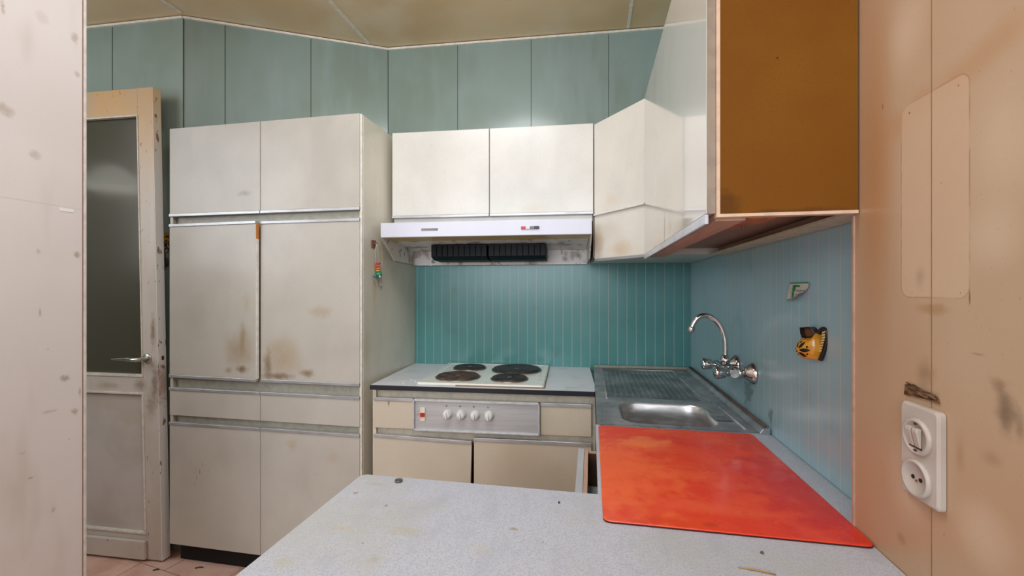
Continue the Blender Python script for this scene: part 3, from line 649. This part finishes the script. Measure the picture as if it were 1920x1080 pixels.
m_ = MB(); m_.loft([[(*outer(a), zs) for a in ang], [(x, y, zs) for x, y in inner]], False, False)
m_.box(SX0, SX1, SY0-.0002, SY0+.002, ZT-.02, zs)
m_.box(SX0, SX0+.002, SY0, 1.6, ZT-.02, zs)
m_.box(SX0, SX1, deckY, 2.098, zs-.003, zs)
m_.prism([(SX0, 2.09), (SX1, 2.09), (SX1, oy1R), (SX0, oy1L)], zs-.003, zs)
deck = obj('sink_deck', m_, steel_m, s_)
m_ = MB(); loops = [[(x, y, zs) for x, y in inner], [(x, y, zs-.005) for x, y in inner2]]
for f, z in ((.985, -.04), (.96, -.12), (.93, -.142), (.88, -.150), (.5, -.153)):
    loops.append([(*rr_ray(cx, cy, hx*f, hy*f, .05*f, a), zs+z) for a in ang])
m_.loft(loops, False, True, True); bs = obj('basin', m_, basin_m, s_)
m_ = MB(); m_.lathe((cx, cy, zs-.1525), UP, [(0, .03), (.002, .03), (.001, .022), (.0005, .001)], 28); obj('drain', m_, chrome, bs)
# drainer: recessed field edged by a ridge, with ribs along it
m_ = MB()
for k in range(15):
    x = .07+k*.0195; ya, yb_ = 1.535, 2.03
    m_.loft([[(x+dx*.0045, y, zs+hh*sc) for dx, hh in ((-1, 0), (-.5, .0022), (.5, .0022), (1, 0))] for y, sc in ((ya, .05), (ya+.015, 1), (yb_-.015, 1), (yb_, .05))])
obj('drainer_ribs', m_, drain_m, s_)
m_ = MB(); m_.box(.055, .362, 1.525, 2.045, zs-.001, zs+.0003); obj('drainer_field', m_, drain_m, s_)
def ridge(pts, r, nm, mt): m_ = MB(); m_.tube(pts, r, 10); return obj(nm, m_, mt, s_)
ridge([(.052, 1.50, zs), (.05, 2.05, zs), (.365, 2.062, zs), (.375, 1.60, zs), (.40, 1.52, zs), (.405, 1.235, zs)], .0035, 'rim_ridge', steel_m)
m_ = MB(); m_.prism([(SX0, oy1L-.012), (SX1, oy1R-.012), (SX1, oy1R), (SX0, oy1L)], zs, zs+.012); obj('rear_upstand', m_, simple('pale grimy strip', (150, 146, 132), .5), s_, .002)
m_ = MB(); m_.loft([[(x, y, z) for x, z in ((.432, zs), (.440, zs+.012), (.4575, zs+.014), (.4575, zs-.01))] for y in (SY0, oy1R-.005)]); obj('side_upstand', m_, steel_m, s_, .001)
m_ = MB(); m_.tube([(.450, SY0+.0+.01, zs+.015), (.4505, 1.6, zs+.0155), (.450, oy1R-.02, zs+.014)], [.004, .0035, .004], 8); obj('sealant_line', m_, grime, s_)
p = onZ(1350, 784, zs); m_ = MB(); m_.loft([[(p.x+ax*sx, p.y+ay*sx, zs+zz) for ax, ay in ((-.022, -.024), (.022, -.030), (.024, .026), (-.02, .026))] for sx, zz in ((1.0, .0004), (1.15, .003), (1.0, .003), (.85, .0008))]); obj('soap_dish', m_, drain_m, s_, .001)

# sink base cabinet with drawer pulled out towards the room
sc_ = thing('sink_cabinet', 'base cabinet below the sink with a narrow drawer pulled slightly open', 'cabinet', (.24, 1.4, 0))
m_ = MB(); m_.box(.022, .042, 1.235, 1.60, .1, .793); m_.box(.04, .45, .805, .82, .1, .793); m_.box(.022, .45, 1.222, 1.236, .1, .64); m_.box(.44, .455, .82, 2.09, .1, .64); m_.box(.04, .44, .82, 1.60, .1, .115)
obj('carcass', m_, simple('cabinet beige', (176, 160, 134), .5), sc_, .001)
m_ = MB(); m_.box(.018, .0215, 1.206, 1.24, .1, .793); obj('edge_strip', m_, alu_m, sc_)
m_ = MB(); m_.box(.05, .43, .84, 1.58, 0, .1); obj('plinth', m_, dark_gap, sc_)
xd = -.0355
m_ = MB(); m_.box(xd, xd+.0165, .83, 1.198, .645, .76); dw = obj('drawer', m_, top_m, sc_, .001)
m_ = MB(); m_.box(xd+.017, xd+.0265, .835, 1.196, .652, .759); m_.box(xd+.0265, .30, 1.186, 1.196, .652, .755); m_.box(xd+.0265, .30, .835, .845, .652, .755); m_.box(.29, .30, .845, 1.186, .652, .755); obj('drawer_box', m_, woodp, dw)
m_ = MB(); m_.box(xd+.0265, .29, 1.1845, 1.1862, .664, .752); obj('inner_side', m_, darkwood, dw)
m_ = MB(); m_.box(xd+.0265, .29, .845, 1.186, .652, .662); obj('drawer_bottom', m_, simple('pale blue liner', (196, 216, 220), .5), dw)

# ================================================================== L-SHAPED PENINSULA WORKTOP
YP = .80
pw = thing('peninsula_worktop', 'large speckled pale grey worktop in the foreground', 'worktop', (-.05, .5, .793))
c1 = []
for k in range(7):
    a = PI/2+PI/2*k/6; c1.append((-.462+.015+.015*math.cos(a), YP+.004-.015+.015*math.sin(a)))
c1 = c1  # rounded far-left corner
poly = [(.4085, .05), (.4085, .762), (.4585, .766), (.4585, SY0-.001), (SX0, SY0-.001), (SX0, YP-.006)]+c1+[(-.462, .05)]
m_ = MB(); m_.prism([(SX0, .05), (SX0, YP+.004)]+c1+[(-.462, .05)], .7945, ZT); m_.box(SX0, .4085, .05, .766, .7945, ZT); m_.box(SX0, .4585, .7662, SY0-.001, .7945, ZT); obj('top', m_, top_m, pw)
m_ = MB(); m_.box(-.42, -.40, .10, .76, 0, .793); obj('end_panel', m_, base_m, pw)
m_ = MB(); m_.box(-.40, .40, .10, .12, 0, .793); obj('rear_panel', m_, base_m, pw)

# red board
rb = MB(); P0 = onZ(1124, 801.5, ZT+.004); 
rx0, rx1, ry0, ry1 = .0185, .4085, .707, 1.199
pts = rrect(rx0, rx1, ry0, ry1, .012, 5)
rb.loft([[(x, y, ZT+.002) for x, y in pts], [(x, y, ZT+.0048) for x, y in pts]])
brd = tag(obj('cutting_board', rb, red_m, bevel=.0012), 'thin bright red rectangular board on the worktop, in front of the sink', 'board')
m_ = MB(); m_.box(SX0+.0, SX0+.003, .80, 1.205, ZT+.0003, ZT+.0014); 

ub = MB(); ub.loft([[(x, y, ZT+.0004) for x, y in pts], [(x, y, ZT+.0021) for x, y in pts]]); obj('board_edge_shade', ub, simple('painted board edge shade', (60, 20, 16), .6), brd)  # dark layer below the board paints the shadow along its edge
# coin, debris
m_ = MB(); c = onZ(747.5, 903, ZT); m_.cyl(c+UP*.0006, c+UP*.0035, .0075, 28); m_.lathe(c+UP*.0035, UP, [(0, .0075), (.0003, .0073), (.0003, .0062), (.0001, .006), (.0001, .0005)], 28)
tag(obj('coin', m_, simple('worn metal', (116, 110, 102), .45, .7)), 'small round grey coin lying near the far edge of the foreground worktop', 'coin')
def chip(px, py, r, col, label, nm='crumb'):
    c = onZ(px, py, ZT); m_ = MB(); n = 6
    ring = [(c.x+r*random.uniform(.6, 1.2)*math.cos(2*PI*k/n), c.y+r*random.uniform(.6, 1.2)*math.sin(2*PI*k/n)) for k in range(n)]
    m_.loft([[(x, y, ZT+.0004) for x, y in ring], [(c.x+(x-c.x)*.6, c.y+(y-c.y)*.6, ZT+.003) for x, y in ring]]); tag(obj(nm, m_, simple(nm+' col', col, .6)), label, 'debris')
chip(1048, 943.5, .0028, (54, 52, 60), 'tiny dark crumb on the foreground worktop, left of the red board')
chip(1429, 1038, .003, (78, 74, 70), 'tiny dark chip on the foreground worktop, just in front of the red board')
a = onZ(1383, 1065, ZT); b = onZ(1455, 1079, ZT)
m_ = MB(); m_.tube([a+UP*.0012, (a+b)/2+UP*.0016+Vector((0, .001, 0)), b+UP*.0012], [.0005, .0011, .0008], 8); tag(obj('wood_splinter', m_, simple('splinter', (176, 136, 76), .6)), 'thin yellow-brown splinter on the worktop at the bottom edge', 'debris')
for px, py, L in ((292, 1070, .02), (373, 1066, .03)):
    c = onZ(px, py, 0); m_ = MB(); m_.tube([c+Vector((-L/2, -.004, .003)), c+Vector((0, .004, .004)), c+Vector((L/2, .006, .003))], .0025, 8)
    tag(obj('debris_scrap', m_, simple('dirt scrap', (84, 62, 50), .8)), 'dark dirt scrap on the tiled floor, ' + ('the left one by the door' if px < 300 else 'the right one before the tall cupboard'), 'debris')

# ================================================================== TAP
t2 = thing('faucet', 'chrome wall-mounted mixer tap with curved spout over the sink', 'tap', (.4605, 1.412, .958))
XW = .4605; zf = .958; xb = .405
bod = MB(); bod.tube([(xb, 1.322, zf), (xb, 1.35, zf), (xb, 1.40, zf), (xb, 1.43, zf), (xb, 1.48, zf), (xb, 1.502, zf)], [.012, .0145, .0125, .0125, .0145, .012], 24)
obj('mixer_body', bod, chrome, t2)
for y in (1.3385, 1.485):
    m_ = MB(); m_.lathe((XW, y, zf), (-1, 0, 0), [(0, .031), (.004, .031), (.012, .024), (.022, .0165), (.028, .0125), (.028, .001)], 36); obj('rosette', m_, chrome, t2)
    m_ = MB(); m_.lathe((XW-.026, y, zf), (-1, 0, 0), [(0, .0105), (.006, .0105), (.006, .0145), (.018, .0145), (.018, .0115), (.04, .0115)], 24); obj('union_nut', m_, chrome, t2)
    m_ = MB(); m_.lathe((xb-.008, y, zf), (-1, 0, 0), [(0, .011), (.010, .010), (.011, .014), (.016, .0165), (.036, .019), (.042, .0175), (.044, .012), (.044, .001)], 10); obj('tap_handle', m_, chrome, t2, .001)
m_ = MB(); m_.lathe((xb, 1.412, zf+.008), UP, [(0, .013), (.010, .013), (.012, .0155), (.024, .0155), (.026, .0115), (.034, .010)], 24); obj('spout_nut', m_, chrome, t2)
ctrl = [(.405, zf+.03), (.4055, 1.03), (.402, 1.058), (.392, 1.085), (.376, 1.106), (.357, 1.118), (.338, 1.119), (.322, 1.108), (.312, 1.092), (.307, 1.077)]
def cr(P, n=6):
    out = []
    for i in range(len(P)-1):
        p0, p1, p2, p3 = [Vector(P[max(0, min(len(P)-1, j))]) for j in (i-1, i, i+1, i+2)]
        for k in range(n):
            t = k/n; out.append(.5*((2*p1)+(-p0+p2)*t+(2*p0-5*p1+4*p2-p3)*t*t+(-p0+3*p1-3*p2+p3)*t**3))
    out.append(Vector(P[-1])); return out
m_ = MB(); m_.tube([(x, 1.412, z) for x, z in cr(ctrl)], .0075, 18); sp = obj('spout', m_, chrome, t2)
m_ = MB(); m_.lathe((.3085, 1.412, 1.083), Vector((-.35, 0, -1)), [(0, .0095), (.004, .0105), (.015, .0105), (.017, .0085), (.017, .001)], 20); obj('aerator', m_, chrome, sp)

# ================================================================== RIGHT WALL THINGS
# paper label curling off the boards
st = thing('sticker', 'curled white label with green stripe stuck on the teal boards above the jug', 'sticker', onX(1500, 548, .460))
pA = onX(1483, 531, .4605); pB = onX(1518, 531, .4605); pC = onX(1478, 563, .4605)
yl, yr, zt_, zb_ = pA.y, pB.y, pA.z, pC.z
def sx(s, t):   # s 0 left..1 right, t 0 top..1 bottom; lower right corner curls off the wall
    c = max(0, s*.75+t-1.0); y = yl+(yr-yl)*(s-.14*t*(1-s)-.35*c); return Vector((.4595-.0012-.022*c*c*2.4-.002*t, y, zt_+(zb_-zt_)*(t-.12*c)))
n = 10
m_ = MB(); gi = [[m_._v(sx(i/n, j/n)) for i in range(n+1)] for j in range(n+1)]; gj = [[m_._v(sx(i/n, j/n)+Vector((.0005, 0, 0))) for i in range(n+1)] for j in range(n+1)]
for j in range(n):
    for i in range(n):
        m_.face([gi[j][i], gi[j][i+1], gi[j+1][i+1], gi[j+1][i]], True); m_.face([gj[j][i], gj[j][i+1], gj[j+1][i+1], gj[j+1][i]], True)
obj('paper', m_, simple('paper white', (214, 210, 200), .6), st)
green = simple('print green', (54, 150, 80), .6); inkm = simple('print ink', (104, 98, 104), .6)
def patch(s0, s1, t0, t1, mb, lift=.0004):
    for q in range(3):
        a, b = s0+(s1-s0)*q/3, s0+(s1-s0)*(q+1)/3
        mb.face([mb._v(sx(s, t)-Vector((lift, 0, 0))) for s, t in ((a, t0), (b, t0), (b, t1), (a, t1))])
m_ = MB(); patch(0, 1, -.03, .04, m_); patch(0, .6, .95, 1.0, m_)
for s0, t0 in ((.2, .12), (.26, .1), (.33, .1), (.4, .12), (.47, .13), (.22, .2), (.2, .3), (.23, .4), (.2, .5), (.24, .6), (.22, .7), (.26, .8), (.3, .87), (.28, .22), (.27, .34)): patch(s0, s0+.12, t0, t0+.1, m_, .0005)
obj('green_print', m_, green, st)
m_ = MB()
for row, a0 in ((.38, .45), (.6, .42)):
    for k in range(8):
        s = a0+k*.055; patch(s, s+.03, row+(k % 3)*.02, row+.11-(k % 2)*.03, m_, .0005)
obj('text_print', m_, inkm, st)
# tape bit on the left wall
a = onX(112, 389, -1.283); b = onX(138, 399, -1.283)
m_ = MB(); m_.box(-1.2827, -1.2822, a.y, b.y, b.z, a.z); tag(obj('tape_piece', m_, simple('white tape', (232, 230, 232), .4)), 'small torn white tape strip on the left wall', 'tape')
a = onX(157, 364, -1.277)
m_ = MB(); m_.extr([(-1.2766, .884, a.z-.012), (-1.2766, .890, a.z-.005), (-1.2766, .888, a.z+.004), (-1.2766, .884, a.z+.011)], (.0006, 0, 0)); 

# ceramic wall jug
jc = onX(1530, 646, .4605)
A_ = (Vector((0, -1, 0))*math.cos(math.radians(38))+Vector((-1, 0, 0))*0+Vector((.0, 0, 0))).normalized()
A_ = Vector((math.sin(math.radians(24)), -math.cos(math.radians(24)), 0))  # image-right axis
A_ = Vector((-math.sin(math.radians(-38)), -math.cos(math.radians(38)), 0)).normalized()
NN = Vector((-A_.y, A_.x, 0));  NN = NN if NN.x < 0 else -NN     # towards the viewer
jd = (jc-EYE).dot(FW); mpp = jd/FPX
J = jc+Vector((-.030, .010, 0))
jd = (J-EYE).dot(FW); mpp = jd/FPX
cosf = abs(A_.dot(RT))
def jp(px, py, n=0):  # photo pixel -> point on the jug's own plane, n in front
    p = onP(px, py, J, NN); return p+NN*n
ju = thing('wall_jug', 'yellow and black painted ceramic half-jug wall pocket on the teal boards', 'ornament', jc)
yel = M('yellow glaze', (222, 156, 40), .25, coat=.5); yel.mottle((196, 120, 26), 60, .6)
yel = yel.m; blk = simple('black glaze', (30, 22, 18), .25); jin = simple('brown jug inside', (110, 60, 30), .4)
body = [(1502, 634), (1497, 642), (1493, 650), (1493, 657), (1497, 664), (1503, 670), (1512, 674), (1526, 675), (1541, 676), (1543, 668), (1546, 656), (1547, 645), (1543, 632), (1539, 624), (1535, 621), (1531, 626), (1524, 631), (1513, 633)]
cxp, cyp = 1522, 654
rings = []
for sc, nn in ((1, -.020), (1, -.004), (.93, .006), (.8, .0125), (.6, .0175), (.35, .020), (.12, .021)):
    rings.append([jp(cxp+(x-cxp)*sc, cyp+(y-cyp)*sc, nn) for x, y in body])
m_ = MB(); m_.loft(rings, True, True, True); obj('jug_body', m_, yel, ju)
sp_ = [(1500, 614), (1517, 613), (1523, 616), (1531, 627), (1524, 632), (1513, 634), (1504, 633), (1501, 624)]
cs = (1515, 623)
m_ = MB(); m_.loft([[jp(x, y, -.020) for x, y in sp_], [jp(x, y, .002) for x, y in sp_], [jp(cs[0]+(x-cs[0])*.84, cs[1]+(y-cs[1])*.84, .003) for x, y in sp_], [jp(cs[0]+(x-cs[0])*.78, cs[1]+(y-cs[1])*.78, -.012) for x, y in sp_]], True, False); obj('spout_rim', m_, blk, ju)
m_ = MB(); m_.extr([jp(cs[0]+(x-cs[0])*.8, cs[1]+(y-cs[1])*.8, -.013) for x, y in sp_], NN*.003); obj('opening', m_, jin, ju)
hp = cr([(1538, 625), (1543, 618), (1549, 617), (1553.5, 624), (1554, 636), (1551, 650), (1546, 664), (1541, 675)], 5)
m_ = MB(); m_.tube([jp(p[0], p[1], .006) for p in hp], [.0042]*len(hp), 12, 1.0); hd = obj('jug_handle', m_, blk, ju)
m_ = MB()
for k in range(8):
    y = 622+k*5.0; x = 1549.5-max(0, (k-2))*1.35
    q = [jp(x-2.8, y-.2, .0104), jp(x+3.2, y-1.6, .0104), jp(x+3.2, y+1.0, .0104), jp(x-2.8, y+2.4, .0104)]
    m_.extr(q, NN*.0006)
obj('handle_stripes', m_, simple('pale glaze', (220, 190, 130), .3), hd)
def domen(x, y):
    # height of the body dome at a photo pixel
    dx, dy = x-cxp, y-cyp; a = math.atan2(dy, dx); best = 30
    for i in range(len(body)):
        (x1, y1), (x2, y2) = body[i], body[(i+1) % len(body)]
        ax, ay = x1-cxp, y1-cyp; bx, by = x2-cxp, y2-cyp; den = dx*(by-ay)-dy*(bx-ax)
        if abs(den) < 1e-9: continue
        t = (ax*(by-ay)-ay*(bx-ax))/den
        if t > 0:
            u = ((ax*dy-ay*dx)/den)
            if -.01 <= u <= 1.01: best = min(best, t) if best != 30 else t
    s = min(1, 1/best); tab = ((.12, .021), (.35, .020), (.6, .0175), (.8, .0125), (.93, .006), (1, -.004))
    if s <= .12: return .021
    for (s0, n0), (s1, n1) in zip(tab, tab[1:]):
        if s <= s1: return n0+(n1-n0)*(s-s0)/(s1-s0)
    return -.004
def petal(x0, y0, x1, y1, w, mb):
    L = math.hypot(x1-x0, y1-y0); ux, uy = (x1-x0)/L, (y1-y0)/L
    ctr = []; N_ = 8
    for side_ in (1, -1):
        rng_ = range(N_+1) if side_ == 1 else range(N_-1, 0, -1)
        for k in rng_:
            t = k/N_; ww = w*math.sin(PI*t)**.8*side_; ctr.append((x0+ux*L*t-uy*ww, y0+uy*L*t+ux*ww))
    a = [jp(x, y, domen(x, y)+.0004) for x, y in ctr]; c = ((x0+x1)/2, (y0+y1)/2)
    ci = mb._v(jp(c[0], c[1], domen(*c)+.0016)); ii = [mb._v(p+NN*.0006) for p in a]
    for k in range(len(ii)): mb.face([ci, ii[k], ii[(k+1) % len(ii)]], True)
m_ = MB()
for a in ((1507, 652, 1519, 640, 3), (1508, 655, 1530, 656, 3.6), (1507, 659, 1522, 668, 3), (1505, 647, 1499, 640, 2.2), (1503, 661, 1500, 667, 2.0), (1497, 650, 1494, 656, 1.8), (1500, 646, 1506, 650, 1.4), (1498, 659, 1505, 656, 1.6), (1508, 642, 1512, 639, 1.6), (1522, 648, 1526, 651, 2), (1522, 662, 1526, 664, 1.8)): petal(*a, m_)
obj('painted_flower', m_, blk, ju)

# socket and switch plate
XP = .41
yA, yB = onX(1690, 820, XP-.007).y, onX(1768, 860, XP-.004).y; zA, zB = onX(1690, 749, XP-.007).z, onX(1690, 917, XP-.007).z
yc, zc = (yA+yB)/2, (zA+zB)/2; hy_, hz_ = (yA-yB)/2, (zA-zB)/2
so = thing('switch_and_socket', 'aged white wall plate with double rocker switch above a round socket', 'socket', (XP, yc, zc-hz_))
def pl(y0, y1, z0, z1, r, x): return [(x, y, z) for y, z in rrect(y0, y1, z0, z1, r, 5)]
m_ = MB(); m_.loft([pl(yc-hy_, yc+hy_, zc-hz_, zc+hz_, .006, XP-.0006), pl(yc-hy_, yc+hy_, zc-hz_, zc+hz_, .006, XP-.006), pl(yc-hy_+.003, yc+hy_-.003, zc-hz_+.003, zc+hz_-.003, .005, XP-.0085)]); obj('plate', m_, plastic_w, so)
zu, zd = onX(1718, 812, XP).z, onX(1718, 888, XP).z; ycc = yc+.0005
m_ = MB(); m_.lathe((XP-.007, ycc, zu), (-1, 0, 0), [(0, .023), (.0035, .023), (.0055, .021), (.0055, .0185), (.0035, .018), (.0035, .001)], 40); swp = obj('switch_disc', m_, plastic_w, so)
m_ = MB(); m_.box(XP-.0112, XP-.0108, ycc-.010, ycc+.011, zu-.014, zu+.010); obj('rocker_recess', m_, simple('dark recess', (60, 44, 38), .6), swp)
for dy in (.0055, -.0055):
    m_ = MB(); m_.loft([[(x, y, z) for x, z in ((XP-.010, zu-.012), (XP-.0125, zu-.012), (XP-.017, zu+.008), (XP-.016, zu+.012), (XP-.010, zu+.012))] for y in (ycc+dy-.0045, ycc+dy+.0045)]); obj('rocker', m_, plastic_w, swp, .001)
rs = simple('rusty screw', (96, 58, 48), .5)
for zq in (.0165, -.0172):
    m_ = MB(); m_.cyl((XP-.0105, ycc, zu+zq), (XP-.0122, ycc, zu+zq), .002, 12); obj('screw', m_, rs, swp)
m_ = MB(); m_.lathe((XP-.007, ycc, zd), (-1, 0, 0), [(0, .023), (.0045, .023), (.0065, .0215), (.0065, .0195), (.0025, .018), (.0025, .001)], 40); skp = obj('socket_ring', m_, plastic_w, so)
m_ = MB()
for dy in (.006, -.0065):
    m_.cyl((XP-.0088, ycc+dy, zd), (XP-.0104, ycc+dy, zd), .0025, 14)
    obj('pin_hole', m_, dark_gap, skp); m_ = MB()
m_ = MB(); m_.cyl((XP-.0085, ycc, zd-.003), (XP-.0108, ycc, zd-.003), .0014, 10); obj('screw', m_, simple('brass screw', (150, 84, 60), .4, .5), skp)
# torn wallpaper above plate
m_ = MB(); a = onX(1700, 722, XP); b = onX(1764, 752, XP)
rnd = random.Random(3)
for k in range(9):
    t0 = k/9; p0 = Vector((XP-.0012, a.y+(b.y-a.y)*rnd.uniform(0, .35), a.z+(b.z-a.z)*.7*rnd.uniform(0, 1)+.004)); p1 = Vector((XP-.003, a.y+(b.y-a.y)*rnd.uniform(.6, 1), p0.z-.006*rnd.uniform(.6, 1.6)))
    m_.tube([p0, (p0+p1)/2+Vector((-.002, 0, rnd.uniform(-.002, .002))), p1], [.0008, .0018, .0008], 7)
m_.loft([[(XP-.0006, y, z) for y, z in ((a.y, a.z+.001), (a.y-.012, a.z-.006), (b.y+.003, b.z+.004), (b.y, b.z-.004), (b.y+.02, b.z-.003), (a.y+.002, a.z-.013))], [(XP-.002, y, z) for y, z in ((a.y, a.z+.001), (a.y-.012, a.z-.006), (b.y+.003, b.z+.004), (b.y, b.z-.004), (b.y+.02, b.z-.003), (a.y+.002, a.z-.013))]])
tm = M('burnt torn edge', (120, 84, 50), .7); tm.mottle((50, 32, 22), 180, .9, .45, .6, (1, .3, 2)); tag(obj('torn_paper', m_, tm.m), 'brown ragged torn patch on the wall just above the switch plate', 'torn paper')

# ================================================================== KEY ORNAMENT ON THE CUPBOARD SIDE
def SP(px, py, out=0.0):
    n_ = Vector((.99988, -.0155, 0)); return onP(px, py, Vector((-.899, 1.574, 0)), n_)+n_*out
hk = thing('adhesive_hook', 'small brown square adhesive hook on the cupboard side by the hood', 'hook', SP(700, 464))
c = SP(700, 457.5); m_ = MB(); m_.box(c.x+.0004, c.x+.004, c.y-.021, c.y+.017, c.z-.017, c.z+.016); obj('hook_base', m_, simple('brown plastic', (134, 92, 78), .35), hk, .002)
m_ = MB(); m_.tube([c+Vector((.003, 0, .004)), c+Vector((.012, 0, .0)), c+Vector((.017, 0, .004)), c+Vector((.017, 0, .010))], .003, 10); obj('hook_prong', m_, simple('brown plastic 2', (150, 106, 90), .3), hk)
bo = thing('bead_ornament', 'string of red, orange and green beads hanging from the brown hook', 'ornament', SP(703, 522, .01))
m_ = MB()
for dx in (-3.2, 3.2): m_.tube([SP(700, 458, .014), SP(701+dx*.6, 470, .010), SP(703+dx, 495, .010)], .0008, 6)
obj('string', m_, simple('string', (226, 214, 190), .7), bo)
for px, py, r, colr, nm, h_s in ((703, 494, .0105, (216, 70, 60), 'red_bead', .5), (703, 499, .011, (226, 90, 66), 'red_bead', .4), (703, 504, .010, (206, 120, 50), 'orange_bead', .6), (703, 508, .0095, (226, 176, 80), 'yellow_bead', .4), (704.5, 514.5, .0135, (42, 140, 88), 'green_bead', .95), (697.5, 518, .008, (64, 110, 140), 'blue_bead', 1), (701.5, 518.5, .004, (226, 232, 236), 'white_bead', 1)):
    m_ = MB(); p = SP(px, py, .0145 if nm != 'white_bead' else .026); m_.sph(p, (r, r, r*h_s), 18, 10); obj(nm, m_, simple(nm, colr, .3), bo)
tg = thing('key_tag', 'small white paper tag with faint marks hanging beside the beads', 'tag', SP(712, 536, .008))
a = SP(712.5, 523, .007); m_ = MB(lambda p: a+Matrix.Rotation(math.radians(-7), 3, 'X')@Vector(p)); m_.box(-.0005, .0005, -.013, .011, -.031, .029); obj('tag_card', m_, simple('card', (216, 210, 198), .6), tg)
m_ = MB(lambda p: a+Matrix.Rotation(math.radians(-7), 3, 'X')@Vector(p))
for y0, y1, z0, z1 in ((-.004, .002, .006, .009), (-.003, -.001, -.002, .008), (-.004, .003, -.006, -.003), (-.003, .0, -.016, -.008), (-.002, .003, -.020, -.017)): m_.box(.0005, .0010, y0, y1, z0, z1)
obj('tag_marks', m_, simple('tag ink', (110, 112, 140), .6), tg)
m_ = MB(); m_.tube([SP(706, 455, .014), SP(712, 465, .009), SP(714, 485, .008), SP(712, 500, .008), SP(711.5, 510, .0078)], .0007, 6); obj('cord', m_, simple('tan cord', (222, 186, 130), .7), tg)

# patterned ornament hanging behind, between door and cupboard
p = onP(314, 452, C_DIAG, Vector((ld.y, -ld.x, 0)))
orn = thing('hanging_ornament', 'yellow and black patterned ornament on the green wall between door and tall cupboard', 'ornament', p)
m_ = MB(); 
for dz_, col in ((.024, 0), (.004, 0)): m_.sph(p+Vector((0, -.012, dz_)), (.022, .01, .010), 16, 8)
obj('flower_top', m_, (lambda q: (q.mottle((50, 32, 18), 90, .9, .48, .56), q.m)[1])(M('yellow petals', (206, 150, 40), .4)), orn)
m_ = MB(); m_.sph(p+Vector((0, -.012, -.028)), (.022, .01, .026), 16, 10); obj('patterned_body', m_, (lambda q: (q.mottle((190, 160, 130), 90, .9, .5, .56), q.m)[1])(M('dark patterned glaze', (44, 32, 28), .4)), orn)
m_ = MB(); m_.sph(p+Vector((0, -.012, -.098)), (.018, .008, .024), 16, 10); m_.tube([p+Vector((0, -.012, -.05)), p+Vector((0, -.012, -.08))], .002, 8); obj('brown_drop', m_, simple('dark brown drop', (66, 46, 34), .5), orn)

# unseen pendant lamp, added in the hall for its blurred reflection in the door glass
gn = (dT((0, 1, 0))-dT((0, 0, 0))).normalized(); hit = onP(212, 345, dT((0, -.02, 1)), gn); vr = (hit-EYE).normalized(); rf = vr-gn*2*vr.dot(gn); pc = hit+rf*.95; pc.z += .02; print('LAMP', tuple(pc))
pe = thing('unseen_pendant_lamp', 'unseen white pendant lamp, added for its soft reflection in the frosted door glass', 'lamp', (pc.x, pc.y, pc.z-.05))
m_ = MB(); m_.lathe(pc, UP, [(-.05, .15), (0, .13), (.05, .08), (.09, .035), (.095, .018)], 32, False); shm = M('lit white shade', (245, 243, 236), .4); shm.b.inputs['Emission Color'].default_value = (.9, .95, .9, 1); shm.b.inputs['Emission Strength'].default_value = 1.2; obj('lamp_shade', m_, shm.m, pe)
m_ = MB(); m_.cyl(pc+UP*.08, Vector((pc.x, pc.y, ZC)), .003, 8); obj('cable', m_, simple('cable white', (210, 206, 196), .5), pe)
m_ = MB(); m_.sph(pc+UP*.0, .03, 16, 10)
bl = M('lamp bulb', (255, 220, 180), .4); bl.b.inputs['Emission Color'].default_value = (1, .8, .55, 1); bl.b.inputs['Emission Strength'].default_value = 4; obj('bulb', m_, bl.m, pe)
